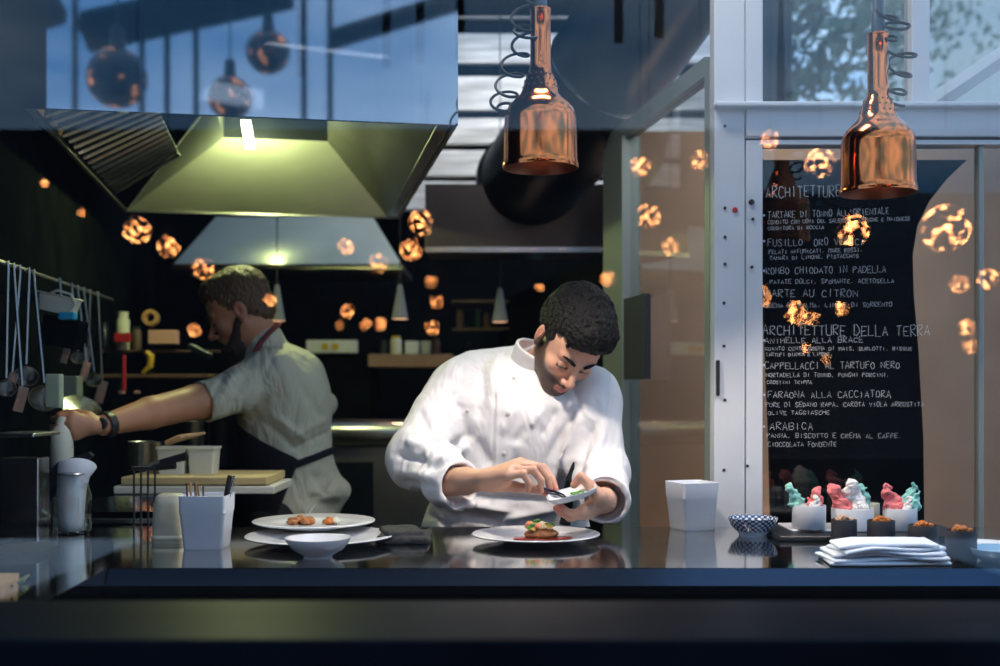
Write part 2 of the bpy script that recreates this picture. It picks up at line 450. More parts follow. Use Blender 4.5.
def hand(s, wrist, mcp, fingers, thumb, w_r=.027, f_r=.0098, k=.008):
    """one continuous hand: palm spans wrist-knuckles; fingers are (pip, dip, tip) chains"""
    for i, (m, f) in enumerate(zip(mcp, fingers)):
        base = Vector(wrist).lerp(Vector(m), .15)
        s.cone(base, m, .0165, .0125, .012)
    for i in range(len(mcp) - 1):
        s.cone(Vector(wrist).lerp((Vector(mcp[i]) + Vector(mcp[i + 1])) / 2, .3), (Vector(mcp[i]) + Vector(mcp[i + 1])) / 2, .015, .0115, .010)
    s.cone(wrist, Vector(wrist).lerp(Vector(thumb[0]), 1), .02, .017, .014)
    scl = [.84, .96, 1.0, .96]
    for i, (m, f) in enumerate(zip(mcp, fingers)):
        r = f_r * scl[i]; pip, dip, tip = f
        s.cone(m, pip, r * 1.18, r, .004).cone(pip, dip, r * 1.02, r * .88, .002).cone(dip, tip, r * .9, r * .74, .002)
        s.ell(pip, (r * 1.1,) * 3, .003)
    c, m, ip, tip = thumb
    s.cone(c, m, .0165, .0125, .012).cone(m, ip, .0118, .0105, .004).cone(ip, tip, .0108, .0085, .003)
def local_R(v): return None

def bvh_of(o):
    me = o.data; L = Vector(o.matrix_world.translation) if o.parent is None else Vector(o.parent.location)
    return BVHTree.FromPolygons([v.co + L for v in me.vertices], [p.vertices[:] for p in me.polygons])
def hit(b, px, py):
    o = Vector((0, 0, CZ)); d = (P(px, py, 1) - o).normalized()
    loc, n, i, dist = b.ray_cast(o, d); return loc, n

# ---- the chef plating at the counter
RH1 = Matrix(((.87798388, -.1308592, .46045649), (.42787618, .64582755, -.63232014), (-.21463058, .75218525, .62301771)))
c1 = P(568.9, 343.3, 2.94)
H1 = Matrix.Translation(c1) @ RH1.to_4x4()
def make_chef1():
    t = thing('person', 'chef in a white double-breasted jacket bending over a plate he is garnishing', 'person', (P(505, 540, 3.1).x, 3.1, 0))
    inv = H1.inverted()
    nk = inv @ P(526, 398, 3.10)
    s = head_sdf(.0022, nk)
    V, Q = s.mesh(); V = smooth_v(V, Q, 1); at = face_attrs(V)
    V = V @ np.array(RH1).T + np.array(c1)
    parts = [(V, Q, at)]
    # right hand holding the spoon, forearm out of the cuff
    Y = 2.62
    q = lambda x, y, d=0: P(x, y, Y + d)
    wr = q(484, 480, .03)
    s = SDF(P(430, 520, 2.5), P(575, 435, 2.85), .0018) if False else SDF((-.20, 2.50, .95), (.17, 2.86, 1.20), .002)
    s.cone(P(440, 482, 2.80), P(466, 481, 2.70), .038, .031, .01).cone(P(466, 481, 2.70), wr, .031, .024, .01)
    s.ell(q(497, 479, .010), (.034, .026, .022), .02)
    mc = [q(508, 476, -.030), q(512, 470, -.018), q(517, 465, .002), q(521, 463, .022)]
    fg = [(q(523, 474, -.040), q(529, 483, -.036), q(528, 491, -.028)),
          (q(533, 470, -.028), q(541, 480, -.026), q(541, 491, -.020)),
          (q(539, 467, -.006), q(548, 478, -.010), q(550, 490, -.012)),
          (q(543, 468, .020), q(552, 479, .012), q(556, 490, .000))]
    hand(s, wr, mc, fg, (q(495, 484, .028), q(516, 487, .034), q(535, 489, .022), q(550, 493, .006)))
    V, Q = s.mesh(); V = smooth_v(V, Q, 1)
    tips = np.array([f[2] for f in fg] + [q(550, 493, .006)])
    bl = np.clip(sum(np.exp(-(np.linalg.norm(V - x, axis=1) / .014) ** 2) for x in tips) * .6, 0, 1)
    parts.append((V, Q, {'blush': bl}))
    # left hand under the little dish, thumb on its rim
    Y = 2.60
    s = SDF((.08, 2.46, .93), (.30, 2.82, 1.16), .002)
    wr = q(604, 500, .03)
    s.cone(P(604, 500, 2.79), wr, .036, .026, .01)
    mc = [q(590, 513, .030), q(587, 514, .010), q(584, 514, -.012), q(582, 511, -.032)]
    fg = [(q(575, 516, .034), q(566, 513, .030), q(561, 508, .026)),
          (q(571, 517, .010), q(561, 513, .008), q(556, 508, .006)),
          (q(570, 517, -.014), q(562, 513, -.016), q(557, 508, -.014)),
          (q(573, 514, -.034), q(566, 511, -.036), q(562, 507, -.034))]
    hand(s, wr, mc, fg, (q(598, 497, -.020), q(590, 485, -.026), q(581, 477, -.024), q(574, 485, -.020)))
    V, Q = s.mesh(); V = smooth_v(V, Q, 1)
    tips = np.array([f[2] for f in fg] + [q(576, 482, -.02)])
    bl = np.clip(sum(np.exp(-(np.linalg.norm(V - x, axis=1) / .016) ** 2) for x in tips) * .7, 0, 1)
    parts.append((V, Q, {'blush': bl}))
    # torso, arms and legs under the clothes
    s = SDF((-.30, 2.75, 0), (.36, 3.38, 1.32), .012)
    s.ell(P(515, 430, 3.07), (.16, .09, .16), 0).ell(P(508, 535, 3.13), (.15, .10, .16), .05)
    s.cone(P(526, 398, 3.10), P(515, 440, 3.08), .06, .08, .04)
    s.cone(P(462, 396, 3.07), P(425, 455, 2.94), .05, .042, .02).cone(P(425, 455, 2.94), P(445, 482, 2.79), .042, .034, .01)
    s.cone(P(588, 404, 3.01), P(598, 466, 2.98), .05, .042, .02).cone(P(598, 466, 2.98), P(604, 500, 2.77), .042, .03, .01)
    for x in (-.10, .08):
        s.cone((x, 3.14, .90), (x * 1.2, 3.13, .48), .075, .05, .03).cone((x * 1.2, 3.13, .48), (x * 1.3, 3.17, .09), .045, .032, .01)
        s.cone((x * 1.3, 3.19, .045), (x * 1.5, 3.02, .04), .038, .034, .01)
    V, Q = s.mesh(); parts.append((V, Q, {}))
    join_parts('body', parts, M_skin, t)
    brows(H1, M_hair1, t)
    # hair: thick, short, curly
    s = SDF((-.14, -.13, -.07), (.14, .17, .20), .0026)
    s.ell((0, .026, .060), (.092, .106, .094), 0).ell((0, -.046, .092), (.076, .062, .048), .03)
    s.ell((0, .07, .02), (.07, .05, .06), .03)
    s.ell((0, -.112, -.008), (.082, .070, .080), .010, 'sub')
    for q_ in (-1, 1):
        s.ell((q_ * .095, .012, -.012), (.028, .030, .038), .006, 'sub')
        s.ell((q_ * .070, -.075, .04), (.02, .04, .04), .01, 'sub')
    sl, p = s.win(s.lo, s.lo + s.n * s.h)
    cut = -(p[..., 2] + .040 - .25 * np.clip(p[..., 1], -.1, .2) * -1)
    s.comb(sl, cut.astype(np.float32), .006, 'int')
    s.noise(.0032, 42, 3); s.noise(.0026, 80, 4); s.noise(.0012, 150, 5)
    sdf_obj('hair', s, M_hair1, t, 0, M=H1)
    # jacket
    s = SDF((-.36, 2.68, .80), (.42, 3.36, 1.46), .0042)
    s.ell(P(506, 540, 3.13), (.235, .150, .20), 0)
    s.ell(P(512, 478, 3.09), (.205, .140, .17), .06)
    s.ell(P(522, 420, 3.06), (.200, .135, .16), .06)
    s.cone(P(466, 391, 3.09), P(588, 398, 3.03), .078, .074, .05)
    s.cone(P(478, 376, 3.13), P(532, 366, 3.12), .072, .066, .04)
    s.cone(P(548, 372, 3.11), P(590, 392, 3.06), .050, .066, .04)
    s.cone(P(455, 394, 3.08), P(421, 452, 2.95), .082, .076, .03).cone(P(421, 456, 2.94), P(458, 483, 2.74), .075, .056, .02)
    s.ell(P(418, 462, 2.94), (.082, .08, .072), .03)
    s.cone(P(590, 403, 3.02), P(597, 465, 2.98), .080, .074, .03).cone(P(597, 468, 2.97), P(606, 500, 2.71), .072, .056, .02)
    s.ell(P(597, 478, 2.96), (.076, .07, .07), .03)
    # cuffs: slanting cut ends, turned back
    n1 = (P(500, 481, 2.64) - P(430, 470, 2.84)).normalized(); k1 = P(460, 486, 2.735)
    s.cone(k1 - n1 * .055, k1, .060, .064, .004); s.cut(k1 + n1 * .002, n1, .11, .004)
    n2 = (P(600, 505, 2.60) - P(605, 482, 2.85)).normalized(); k2 = P(605, 501, 2.705)
    s.cone(k2 - n2 * .05, k2, .056, .058, .004); s.cut(k2 + n2 * .002, n2, .10, .004)
    # hollow the cuff mouths
    s.cone(k1 - n1 * .02, k1 + n1 * .05, .050, .052, .003, 'sub'); s.cone(k2 - n2 * .02, k2 + n2 * .05, .049, .050, .003, 'sub')
    # neck opening
    nt_ = P(534, 352, 3.06)
    s.cone(P(526, 398, 3.10), P(545, 352, 3.02), .052, .062, .006, 'sub')
    s.noise(.0042, 7, 11); s.noise(.0026, 15, 12); s.noise(.0011, 34, 13)
    lines = [(470, 366, 440, 400, -.006, 6), (500, 352, 486, 395, .006, 7), (486, 372, 478, 420, -.007, 6), (520, 400, 500, 436, .005, 6), (455, 398, 470, 440, -.008, 5), (447, 405, 462, 450, .009, 6),
             (440, 455, 474, 432, -.012, 5), (436, 464, 470, 444, .010, 5), (425, 470, 460, 455, -.010, 4), (405, 440, 430, 450, .008, 5), (395, 455, 428, 462, -.008, 4), (392, 470, 430, 476, .008, 5), (400, 482, 436, 486, -.006, 4),
             (428, 420, 446, 444, .007, 5), (418, 410, 436, 438, -.007, 5), (474, 436, 492, 470, -.007, 6),
             (585, 410, 556, 470, .010, 6), (576, 412, 548, 462, -.008, 5), (596, 420, 572, 478, -.012, 5), (604, 430, 586, 480, .008, 5), (560, 408, 540, 440, -.006, 5), (568, 440, 552, 488, .010, 5), (590, 460, 616, 452, -.008, 4), (586, 470, 618, 466, .008, 4), (590, 480, 616, 480, -.007, 4),
             (545, 405, 525, 432, .006, 5), (532, 420, 512, 446, -.005, 5), (440, 500, 520, 512, .010, 5), (430, 506, 500, 522, -.010, 5), (470, 496, 556, 502, -.008, 4), (500, 520, 560, 508, .008, 4), (425, 512, 450, 530, -.008, 5), (560, 470, 566, 520, -.02, 5),
             (498, 376, 494, 500, .0022, 2.2), (496, 376, 491, 500, -.0022, 2), (476, 380, 444, 402, -.003, 2.0), (572, 384, 584, 420, -.004, 2.5), (515, 455, 530, 490, -.006, 6), (480, 468, 520, 480, .006, 6)]
    J = sdf_obj('jacket', s, M_jacket, t, 2, post=lambda V, Q: wrinkle(V, Q, [(*l[:4], l[4] * 1.35, l[5]) for l in lines]))
    b = bvh_of(J)
    for x, y in ((508, 413.5), (504, 453.5), (532, 424), (467.5, 411), (514, 378)):
        loc, n = hit(b, x, y)
        if loc is None: continue
        mb = MB(); Mx = Matrix.Translation(loc + n * .001) @ n.to_track_quat('Z', 'Y').to_matrix().to_4x4()
        mb.lathe([(.0001, .003), (.004, .003), (.0055, .0018), (.0058, 0), (.0055, -.003)], 14, Mx)
        mb.build('button', M_btn, t, world=True, smooth=True)
    # stand-up collar
    s = SDF((-.05, 2.85, 1.15), (.28, 3.28, 1.45), .0025)
    a_, b_ = P(524, 392, 3.10), P(543, 350, 3.02)
    s.cone(a_, b_, .068, .074, 0); s.cone(a_ - (b_ - a_) * .1, b_ + (b_ - a_) * .2, .061, .067, .002, 'sub')
    ax = (b_ - a_).normalized(); s.cut(a_ + (b_ - a_) * .97, ax + Vector((0, .25, -.0)), None, .002); s.cut(a_ + (b_ - a_) * .05, -ax, None, .002)
    sdf_obj('collar', s, M_jacket, t, 1)
    # black strip standing in for the shaded gap by the sleeve; trousers
    mb = MB(); pp = [(574, 462), (572.5, 469), (571, 478), (569, 490), (567, 502), (565, 514), (564, 524)]
    qq = [hit(b, x, y)[0] for x, y in pp]
    mb.tube([q_ for q_ in qq if q_ is not None], [.0025, .007, .012, .015, .016, .017, .017][:sum(q_ is not None for q_ in qq)], 8)
    mb.build('apron', M_black, t, world=True, smooth=True)  # dark opening between jacket and arm, built as a black strip
    s = SDF((-.26, 2.9, .02), (.26, 3.36, 1.0), .009)
    s.ell((0.0, 3.14, .90), (.19, .13, .12), 0)
    for x in (-.10, .08): s.cone((x, 3.14, .88), (x * 1.2, 3.13, .48), .10, .078, .04).cone((x * 1.2, 3.13, .48), (x * 1.3, 3.17, .10), .078, .07, .02)
    sdf_obj('trousers', s, M_trous, t, 1)
    return t
CHEF1 = make_chef1()

# ---- the cook at the back, in profile, reaching for a bottle
c2 = P(240, 312, 3.62)
def make_chef2():
    t = thing('person', 'bearded cook in rolled shirt sleeves and a black apron reaching out a bare arm', 'person', (P(290, 500, 3.65).x, 3.65, 0))
    from mathutils import Euler
    RH = Matrix.Rotation(math.radians(-88), 3, 'Z') @ Matrix.Rotation(math.radians(26), 3, 'X')
    H = Matrix.Translation(c2) @ RH.to_4x4(); inv = H.inverted()
    s = head_sdf(.003, inv @ P(272, 372, 3.66), nr=(.056, .065))
    V, Q = s.mesh(); V = smooth_v(V, Q, 1); at = face_attrs(V, False); at.pop('stubble')
    V = V @ np.array(RH).T + np.array(c2); parts = [(V, Q, at)]
    # bare forearm and hand closed on the bottle
    sh, el, wr = P(262, 385, 3.52), P(196, 402, 3.36), P(104, 425, 3.10)
    s = SDF((-1.36, 2.92, 1.03), (-.60, 3.56, 1.33), .003)
    s.cone(P(238, 391, 3.46), el, .048, .047, .01).cone(el, P(150, 413, 3.23), .05, .045, .02).cone(P(150, 413, 3.23), wr, .045, .029, .01)
    Yh = 3.06
    q = lambda x, y, d=0: P(x, y, Yh + d)
    mc = [q(76, 436, -.02), q(72, 429, -.028), q(71, 422, -.028), q(73, 415, -.018)]
    fg = [(q(64, 441, -.030), q(58, 442, -.012), q(56, 440, .006)), (q(60, 434, -.036), q(54, 435, -.016), q(53, 434, .006)),
          (q(59, 426, -.036), q(53, 428, -.016), q(52, 427, .006)), (q(61, 417, -.028), q(55, 419, -.010), q(53, 419, .010))]
    hand(s, q(94, 426, .01), mc, fg, (q(88, 418, .018), q(77, 413, .034), q(67, 413, .036), q(59, 415, .030)), f_r=.0095)
    V, Q = s.mesh(); V = smooth_v(V, Q, 1); parts.append((V, Q, {}))
    # rest of the body, hidden arm too
    s = SDF((-1.05, 3.35, 0), (-.32, 4.05, 1.40), .012)
    s.ell(P(282, 415, 3.66), (.12, .16, .2), 0).ell(P(292, 500, 3.66), (.12, .15, .15), .06).cone(P(272, 372, 3.66), P(280, 410, 3.66), .06, .09, .04)
    s.cone(P(262, 382, 3.50), P(240, 392, 3.46), .05, .05, .02)
    s.cone(P(290, 385, 3.84), P(325, 406, 3.90), .04, .035, .01).cone(P(325, 406, 3.90), P(300, 455, 3.88), .036, .03, .01)
    xb = P(288, 500, 3.66).x
    for yy in (3.57, 3.75):
        s.cone((xb, yy, .92), (xb - .02, yy, .48), .08, .052, .03).cone((xb - .02, yy, .48), (xb + .02, yy, .09), .048, .035, .01).cone((xb + .03, yy, .045), (xb - .14, yy, .04), .038, .034, .01)
    V, Q = s.mesh(); parts.append((V, Q, {}))
    join_parts('body', parts, M_skin2, t); brows(H, M_hair2, t)
    s = SDF((-.13, -.13, -.10), (.13, .16, .18), .003)
    s.ell((0, .018, .052), (.083, .103, .090), 0).ell((0, -.045, .098), (.055, .045, .036), .03).ell((0, .055, -.01), (.062, .058, .06), .02)
    s.ell((0, -.112, -.014), (.082, .068, .082), .008, 'sub')
    for q_ in (-1, 1): s.ell((q_ * .095, .016, -.014), (.026, .028, .036), .006, 'sub')
    s.noise(.0022, 60, 7); s.noise(.0014, 110, 8)
    sdf_obj('hair', s, M_hair2, t, 0, M=H)
    s = SDF((-.10, -.14, -.20), (.10, .06, .02), .003)
    s.cone((-.062, -.005, -.03), (-.03, -.06, -.105), .014, .026, 0).cone((.062, -.005, -.03), (.03, -.06, -.105), .014, .026, .01)
    s.cone((-.03, -.06, -.105), (.03, -.06, -.105), .028, .028, .02).ell((0, -.075, -.118), (.032, .028, .034), .02)
    for q_ in (-1, 1): s.cone((0, -.104, -.056), (q_ * .028, -.088, -.074), .0055, .007, .006)
    s.noise(.002, 70, 9)
    sdf_obj('beard', s, M_beard, t, 0, M=H)
    # shirt
    def torso(s, g=0):
        s.ell(P(284, 402, 3.66), (.150 + g, .20 + g, .17 + g), 0); s.ell(P(287, 455, 3.66), (.140 + g, .185 + g, .17 + g), .06)
        s.ell(P(292, 505, 3.66), (.150 + g, .19 + g, .14 + g), .06)
        s.cone(P(272, 372, 3.52), P(276, 372, 3.80), .075 + g, .075 + g, .05); s.cone(P(270, 360, 3.64), P(298, 372, 3.66), .055 + g, .07 + g, .04)
        return s
    s = SDF((-1.16, 3.22, .80), (-.30, 4.02, 1.46), .0048)
    torso(s)
    s.cone(P(258, 382, 3.52), P(214, 400, 3.40), .078, .060, .03)
    cc = P(203, 402, 3.375); ca = (P(196, 402, 3.36) - P(262, 385, 3.52)).normalized()
    s.cone(cc - ca * .05, cc + ca * .01, .062, .064, .004); s.cut(cc + ca * .004, ca, .10, .003); s.cone(cc - ca * .01, cc + ca * .06, .054, .055, .002, 'sub')
    s.cone(P(292, 388, 3.82), P(324, 404, 3.86), .06, .046, .03)
    s.cone(P(310, 478, 3.66), P(332, 492, 3.66), .10, .055, .03); s.ell(P(322, 490, 3.66), (.085, .15, .045), .02)
    s.cone(P(268, 356, 3.65), P(259, 336, 3.64), .074, .068, .01); s.cone(P(268, 360, 3.65), P(255, 322, 3.64), .058, .064, .003, 'sub')
    s.noise(.0025, 8, 21); s.noise(.0012, 20, 22)
    li = [(225, 372, 206, 408, -.008, 3), (236, 370, 215, 412, .009, 4), (246, 375, 230, 410, -.010, 4), (258, 385, 240, 424, .010, 4), (268, 395, 250, 430, -.012, 4), (262, 420, 300, 452, -.010, 4), (270, 412, 312, 446, .009, 4), (290, 450, 330, 432, -.010, 3),
          (285, 440, 330, 418, .009, 4), (300, 380, 320, 420, -.005, 5), (290, 462, 325, 448, .008, 3), (310, 470, 330, 498, -.008, 4), (320, 468, 344, 492, .006, 4), (300, 500, 340, 492, -.004, 3), (275, 350, 262, 382, -.005, 3)]
    sdf_obj('shirt', s, M_jacket2, t, 2, post=lambda V, Q: wrinkle(V, Q, li))
    # black apron over the front of the body, with its waist band
    s = SDF((-1.02, 3.36, .70), (-.40, 3.96, 1.30), .005)
    torso(s, .008); s.cone(P(286, 500, 3.66), P(286, 560, 3.66), .155, .165, .04)
    p1, p2 = P(246, 424, 3.66), P(312, 458, 3.66); d = (p2 - p1); s.cut(p1, (-d.z, 0, d.x), None)
    p1, p2 = P(308, 456, 3.66), P(282, 530, 3.66); d = (p2 - p1); s.cut(p1, (-d.z, 0, d.x), None)
    s.noise(.0022, 8, 31)
    sdf_obj('apron', s, M_black, t, 1)
    s = SDF((-1.02, 3.36, .90), (-.40, 3.96, 1.20), .004)
    torso(s, .011); a, b = P(300, 463, 3.66), P(334, 450, 3.66); d = (b - a).normalized(); nn = Vector((-d.z, 0, d.x))
    s.cut(a + nn * .011, nn, None); s.cut(a - nn * .011, -nn, None); s.cut(a, (-1, 0, 0), None)
    sdf_obj('apron_tie', s, M_black, t, 1)
    mb = MB(); pts = [P(254, 352, 3.545), P(262, 341, 3.56), P(271, 331, 3.585), P(278, 325, 3.64), P(279, 324, 3.70), P(272, 330, 3.74)]
    for a, b in zip(pts[:-1], pts[1:]): pass
    mb.tube(pts, .0085, 8); mb.build('neck_strap', M_strap, t, world=True, smooth=True)
    mb = MB(); a = (P(112, 423, 3.12) - P(100, 426, 3.085)).normalized(); c = P(107, 424.5, 3.107)
    Mx = Matrix.Translation(c) @ a.to_track_quat('Z', 'Y').to_matrix().to_4x4()
    mb.lathe([(.033, -.012), (.036, -.011), (.036, .011), (.033, .012)], 24, Mx)
    mb.sphere(c + Vector((.0, -.036, .004)), (.016, .006, .016), 16)
    mb.build('wristwatch', M_watch, t, world=True, smooth=True)
    s = SDF((-.95, 3.40, .02), (-.45, 3.92, 1.0), .009)
    s.ell((xb, 3.66, .88), (.14, .18, .14), 0)
    for yy in (3.57, 3.75): s.cone((xb, yy, .88), (xb - .02, yy, .48), .10, .08, .04).cone((xb - .02, yy, .48), (xb + .02, yy, .10), .078, .07, .02)
    sdf_obj('trousers', s, M_trous, t, 1)
    return t
CHEF2 = make_chef2()

# ------------------------------------------------------------------ materials of the place
M_steel = mat('brushed_steel', (.50, .50, .50), .26, 1, bump=.03, bscale=30, stretch=(1, 1, 30), var=.1, vscale=3)
M_top = mat('polished_steel_top', (.66, .66, .63), .09, 1, bump=.012, bscale=14, var=.18, vscale=5)
M_hoodfront = mat('mirror_steel', (.28, .32, .37), .03, 1, bump=.004, bscale=4)
M_hoodin = mat('hood_steel', (.34, .34, .32), .34, 1, bump=.03, bscale=20, var=.15, vscale=5)
M_lip = mat('steel_lip', (.065, .085, .12), .22, 1)
M_dark = mat('black_panel', (.006, .007, .0075), .95, var=.3, spec=0)
M_tool = mat('dark_tool_steel', (.26, .25, .23), .28, 1)  # plain steel in a darker tone for the hanging utensils
M_sill = mat('black_sill', (.004, .006, .010), .45, var=.3, vscale=6, spec=.03)
M_duct = mat('dark_duct', (.022, .027, .036), .36, .7, bump=.03, bscale=4, var=.3, vscale=3)
M_white = mat('glazed_white', (.82, .82, .82), .22, coat=.3)
M_plastic = mat('white_plastic', (.74, .76, .79), .42)
M_cream = mat('cream_plastic', (.66, .65, .52), .5)
M_post = mat('white_painted_steel', (.60, .62, .64), .45, bump=.02, bscale=20, var=.08, vscale=4)
M_alu = mat('grey_green_aluminium', (.30, .34, .31), .4, .4)
M_brown = mat('brown_plaster', (.30, .205, .145), .8, bump=.05, bscale=10, var=.15, vscale=3)
M_warm = mat('ochre_plaster', (.62, .40, .20), .8, var=.1, vscale=3)
M_plank = mat('whitewashed_wood', (.62, .60, .57), .75, bump=.12, bscale=6, stretch=(1, 1, 10), var=.35, vscale=3.5)
M_floor = mat('dark_floor_tile', (.05, .045, .04), .5, var=.3)
M_wood = mat('board_wood', (.42, .24, .10), .55, bump=.05, bscale=20, stretch=(1, 8, 1), var=.2, vscale=9)
M_rustic = mat('dark_oak', (.12, .065, .04), .55, bump=.05, bscale=20, var=.3, vscale=6)
M_copper = mat('polished_copper', (.84, .235, .075), .13, 1, bump=.004, bscale=60, var=.06, vscale=20)
M_copin = mat('copper_inside', (.30, .10, .05), .4, 1)
M_cable = mat('black_cable', (.01, .01, .012), .5)
M_rubber = mat('black_plastic', (.012, .012, .014), .4)
M_chalk = mat('white_chalk_ink', (.62, .62, .64), .9)
M_slab = mat('dark_slab', (.005, .0055, .007), .7, var=.3, spec=.04)
M_glass = glass_mat('window_glass', (.985, .99, .995), 1.0)
M_pane = glass_mat('door_glass', (.93, .94, .93), 1.1)
M_jar = glass_mat('jar_glass', (.95, .975, .96), 2.4, ior=1.45)
M_paper = mat('white_paper', (.78, .78, .80), .8)
M_red = mat('red_plastic', (.45, .02, .03), .4)
M_blue = mat('blue_plastic', (.02, .30, .50), .4)
M_yel = mat('yellow_plastic', (.7, .42, .03), .4)
M_pink = mat('pink_plastic', (.6, .33, .28), .5)
M_lampon = mat('lit_strip', (1, 1, 1), .5, em=(1, .95, .74), es=22)
M_warmbulb = mat('lit_bulb', (1, .8, .5), .5, em=(1, .55, .25), es=.5)
M_linen = mat('linen_napkin', (.74, .78, .84), .9, bump=.15, bscale=500, spec=.2)
M_darkpot = mat('charcoal_ceramic', (.028, .028, .032), .6)

# ------------------------------------------------------------------ the room
def struct(name, mb, m, smooth=False, loc=None): return tag(mb.build(name, m, None, loc, smooth), kind='structure')
Rc = math.atan(206 / 1150)                       # the kitchen's own axes are turned against the counter
U = Vector((-math.cos(Rc), -math.sin(Rc), 0)); D = Vector((-math.sin(Rc), math.cos(Rc), 0)); Z = Vector((0, 0, 1))
H0 = P(458, 125, 2.973)
def Hd(w, d, z=0): return H0 + U * w + D * d + Z * z
FB = 6.3                                          # back wall
FR = 2.90                                         # garden door plane
struct('floor', MB().box((-3.0, -7, -.05), (3.4, 6.6, 0)), M_floor)
# left wall runs along the hood
a = Hd(1.17, -.8); b = Hd(1.17, 3.6)
struct('wall_left', MB().prism([Vector((a.x, a.y, 0)), Vector((b.x, b.y, 0)), Vector((b.x, b.y, 3)), Vector((a.x, a.y, 3))], U * .1), M_dark)
struct('wall_back', MB().box((-3, FB, 0), (1.6, FB + .1, 3.9)), M_dark)
struct('ceiling', MB().box((-3, 1.42, 3.0), (.62, 5.35, 3.1)), M_dark)
mb = MB().box((-3, 1.25, 0), (2.2, 1.42, .955)); struct('wall_front', mb, M_dark)
struct('trim_1', MB().box((-2.4, 1.232, .955), (2.4, 1.465, 1.0), .004), M_sill)
t = tag(MB().box((-2.4, 1.34, 1.0), (2.4, 1.346, 3.0)).build('window_1', M_glass), kind='structure')
# whitewashed board wall high up behind the duct
for i, (y0, y1) in enumerate([(-60, -42), (-36, -4), (-2, 17), (33, 63), (76, 110), (118, 144), (150, 176), (181, 210)]):
    zt, zb = P(0, y0, 6.1).z, P(0, y1, 6.1).z
    tag(MB().box((-1.1, 6.1, zb), (1.3, 6.14, zt), .006).build('wall_back_board', M_plank), kind='structure')

# ------------------------------------------------------------------ counter
ct = thing('serving_counter', 'long polished stainless steel serving counter under the copper lamps', 'counter', (0, 2.5, 0))
yF, yB, yX = 2.205, 2.86, 1.80
xl = (108 - CX) / F * yF
mb = MB().prism([(-1.06, yX, CT - .045), (xl + .02, yX, CT - .045), (xl, yF, CT - .045), (1.9, yF, CT - .045), (1.9, yB, CT - .045), (-1.25, yB, CT - .045)], (0, 0, .045))
mb.build('worktop', M_top, ct, world=True)
MB().prism([(xl + .002, yF, CT - .001), (xl + .002, yF - .026, CT - .030), (xl + .002, yF - .026, CT - .046), (xl + .002, yF, CT - .046)], (1.9 - xl, 0, 0)).build('front_lip', M_lip, ct, world=True)
MB().box((-1.12, yF + .06, .1), (1.85, yB - .06, CT - .046)).build('cabinet', M_dark, ct, world=True)
MB().box((-1.1, yF + .09, 0), (1.8, yB - .1, .1)).build('plinth', M_dark, ct, world=True)
MB().box((-1.05, yX + .05, .1), (xl - .02, yF + .059, CT - .046)).build('side_cabinet', M_dark, ct, world=True)

# ------------------------------------------------------------------ garden door wall
def fp(px, py, d=0): return P(px, py, FR) + Vector((0, d, 0))
def fbox(x0, y0, x1, y1, th=.06, bev=.003, d=0):
    a, b = fp(x0, y0), fp(x1, y1); return MB().box((a.x, FR + d, b.z), (b.x, FR + d + th, a.z), bev)
def zbox(x0, y0, x1, z, th=.06, bev=.003, d=0):
    a, b = fp(x0, y0), fp(x1, y0); return MB().box((a.x, FR + d, z), (b.x, FR + d + th, a.z), bev)
mb = zbox(714, -60, 745, 0); struct('wall_right_post', mb, M_post)
mb = fbox(745.5, -60, 763, 138.5); mb.v += []; struct('wall_right_mullion', mb, M_post)
struct('trim_2', fbox(745.5, 108, 1120, 137, .07, .004, -.004), M_post)
struct('trim_3', fbox(714, 104, 1120, 109, .10, .004, -.03), M_post)
struct('trim_4', fbox(912, -60, 930, 103.5, .06), M_post)
struct('window_2', fbox(746, -60, 911.5, 103.5, .006, 0, .03), M_pane)
struct('window_3', fbox(930.5, -60, 1120, 103.5, .006, 0, .03), M_pane)
# screws and plugs on the post
M_hole = mat('dark_screw', (.05, .05, .05), .5, .5)
for (x, y) in ((725, 126), (725, 208), (725, 237), (725, 264), (724, 303), (724, 346), (725, 400), (724, 470), (752, 267), (753, 219), (747.5, 466)):
    c = fp(x, y); M = Matrix.Translation((c.x, FR - .001, c.z)) @ Matrix.Rotation(PI / 2, 4, 'X')
    tag(MB().lathe([(.0001, .002), (.003, .002), (.004, 0), (.004, -.002)], 12, M).build('screw', M_hole), 'small dark screw head in the white post beside the menu door', 'screw', 'screw heads in the white posts')
for x, y, m, nm, lb in ((735, 210, M_red, 'plug', 'round red plug on the white post'), (751.5, 202, M_rubber, 'plug', 'round black plug on the white post, beside the red one')):
    c = fp(x, y); M = Matrix.Translation((c.x, FR - .001, c.z)) @ Matrix.Rotation(PI / 2, 4, 'X')
    tag(MB().lathe([(.0001, .004), (.005, .004), (.0072, .001), (.0072, -.002)], 14, M).build(nm, m, smooth=True), lb, 'plug')
c = fp(717.5, 378); tag(MB().box((c.x - .004, FR - .012, c.z - .045), (c.x + .004, FR, c.z + .045), .002).build('door_hinge', M_rubber), 'slim black hinge on the edge of the white post', 'hinge')
# door leaf
dr = tag(bpy.data.objects.new('door_1', None), kind='structure'); COL.objects.link(dr); dr.location = (fp(850, 0).x, FR, 0)
a, b = fp(746, 139.5), fp(1110, 139)
fr = MB().box((a.x, FR + .002, 0), (fp(763, 0).x, FR + .058, a.z), .003); fr.box((fp(763, 0).x, FR + .002, a.z - .012), (b.x, FR + .058, a.z)); fr.box((fp(763, 0).x, FR + .002, 0), (b.x, FR + .058, .12))
fr.build('door_frame', M_post, dr, world=True)
MB().box((fp(763, 0).x, FR + .024, .12), (b.x, FR + .030, a.z - .012)).build('door_pane', M_pane, dr, world=True)
MB().box((fp(981, 0).x, FR + .012, .12), (fp(986, 0).x, FR + .044, a.z - .012), .002).build('glazing_bar', M_alu, dr, world=True)
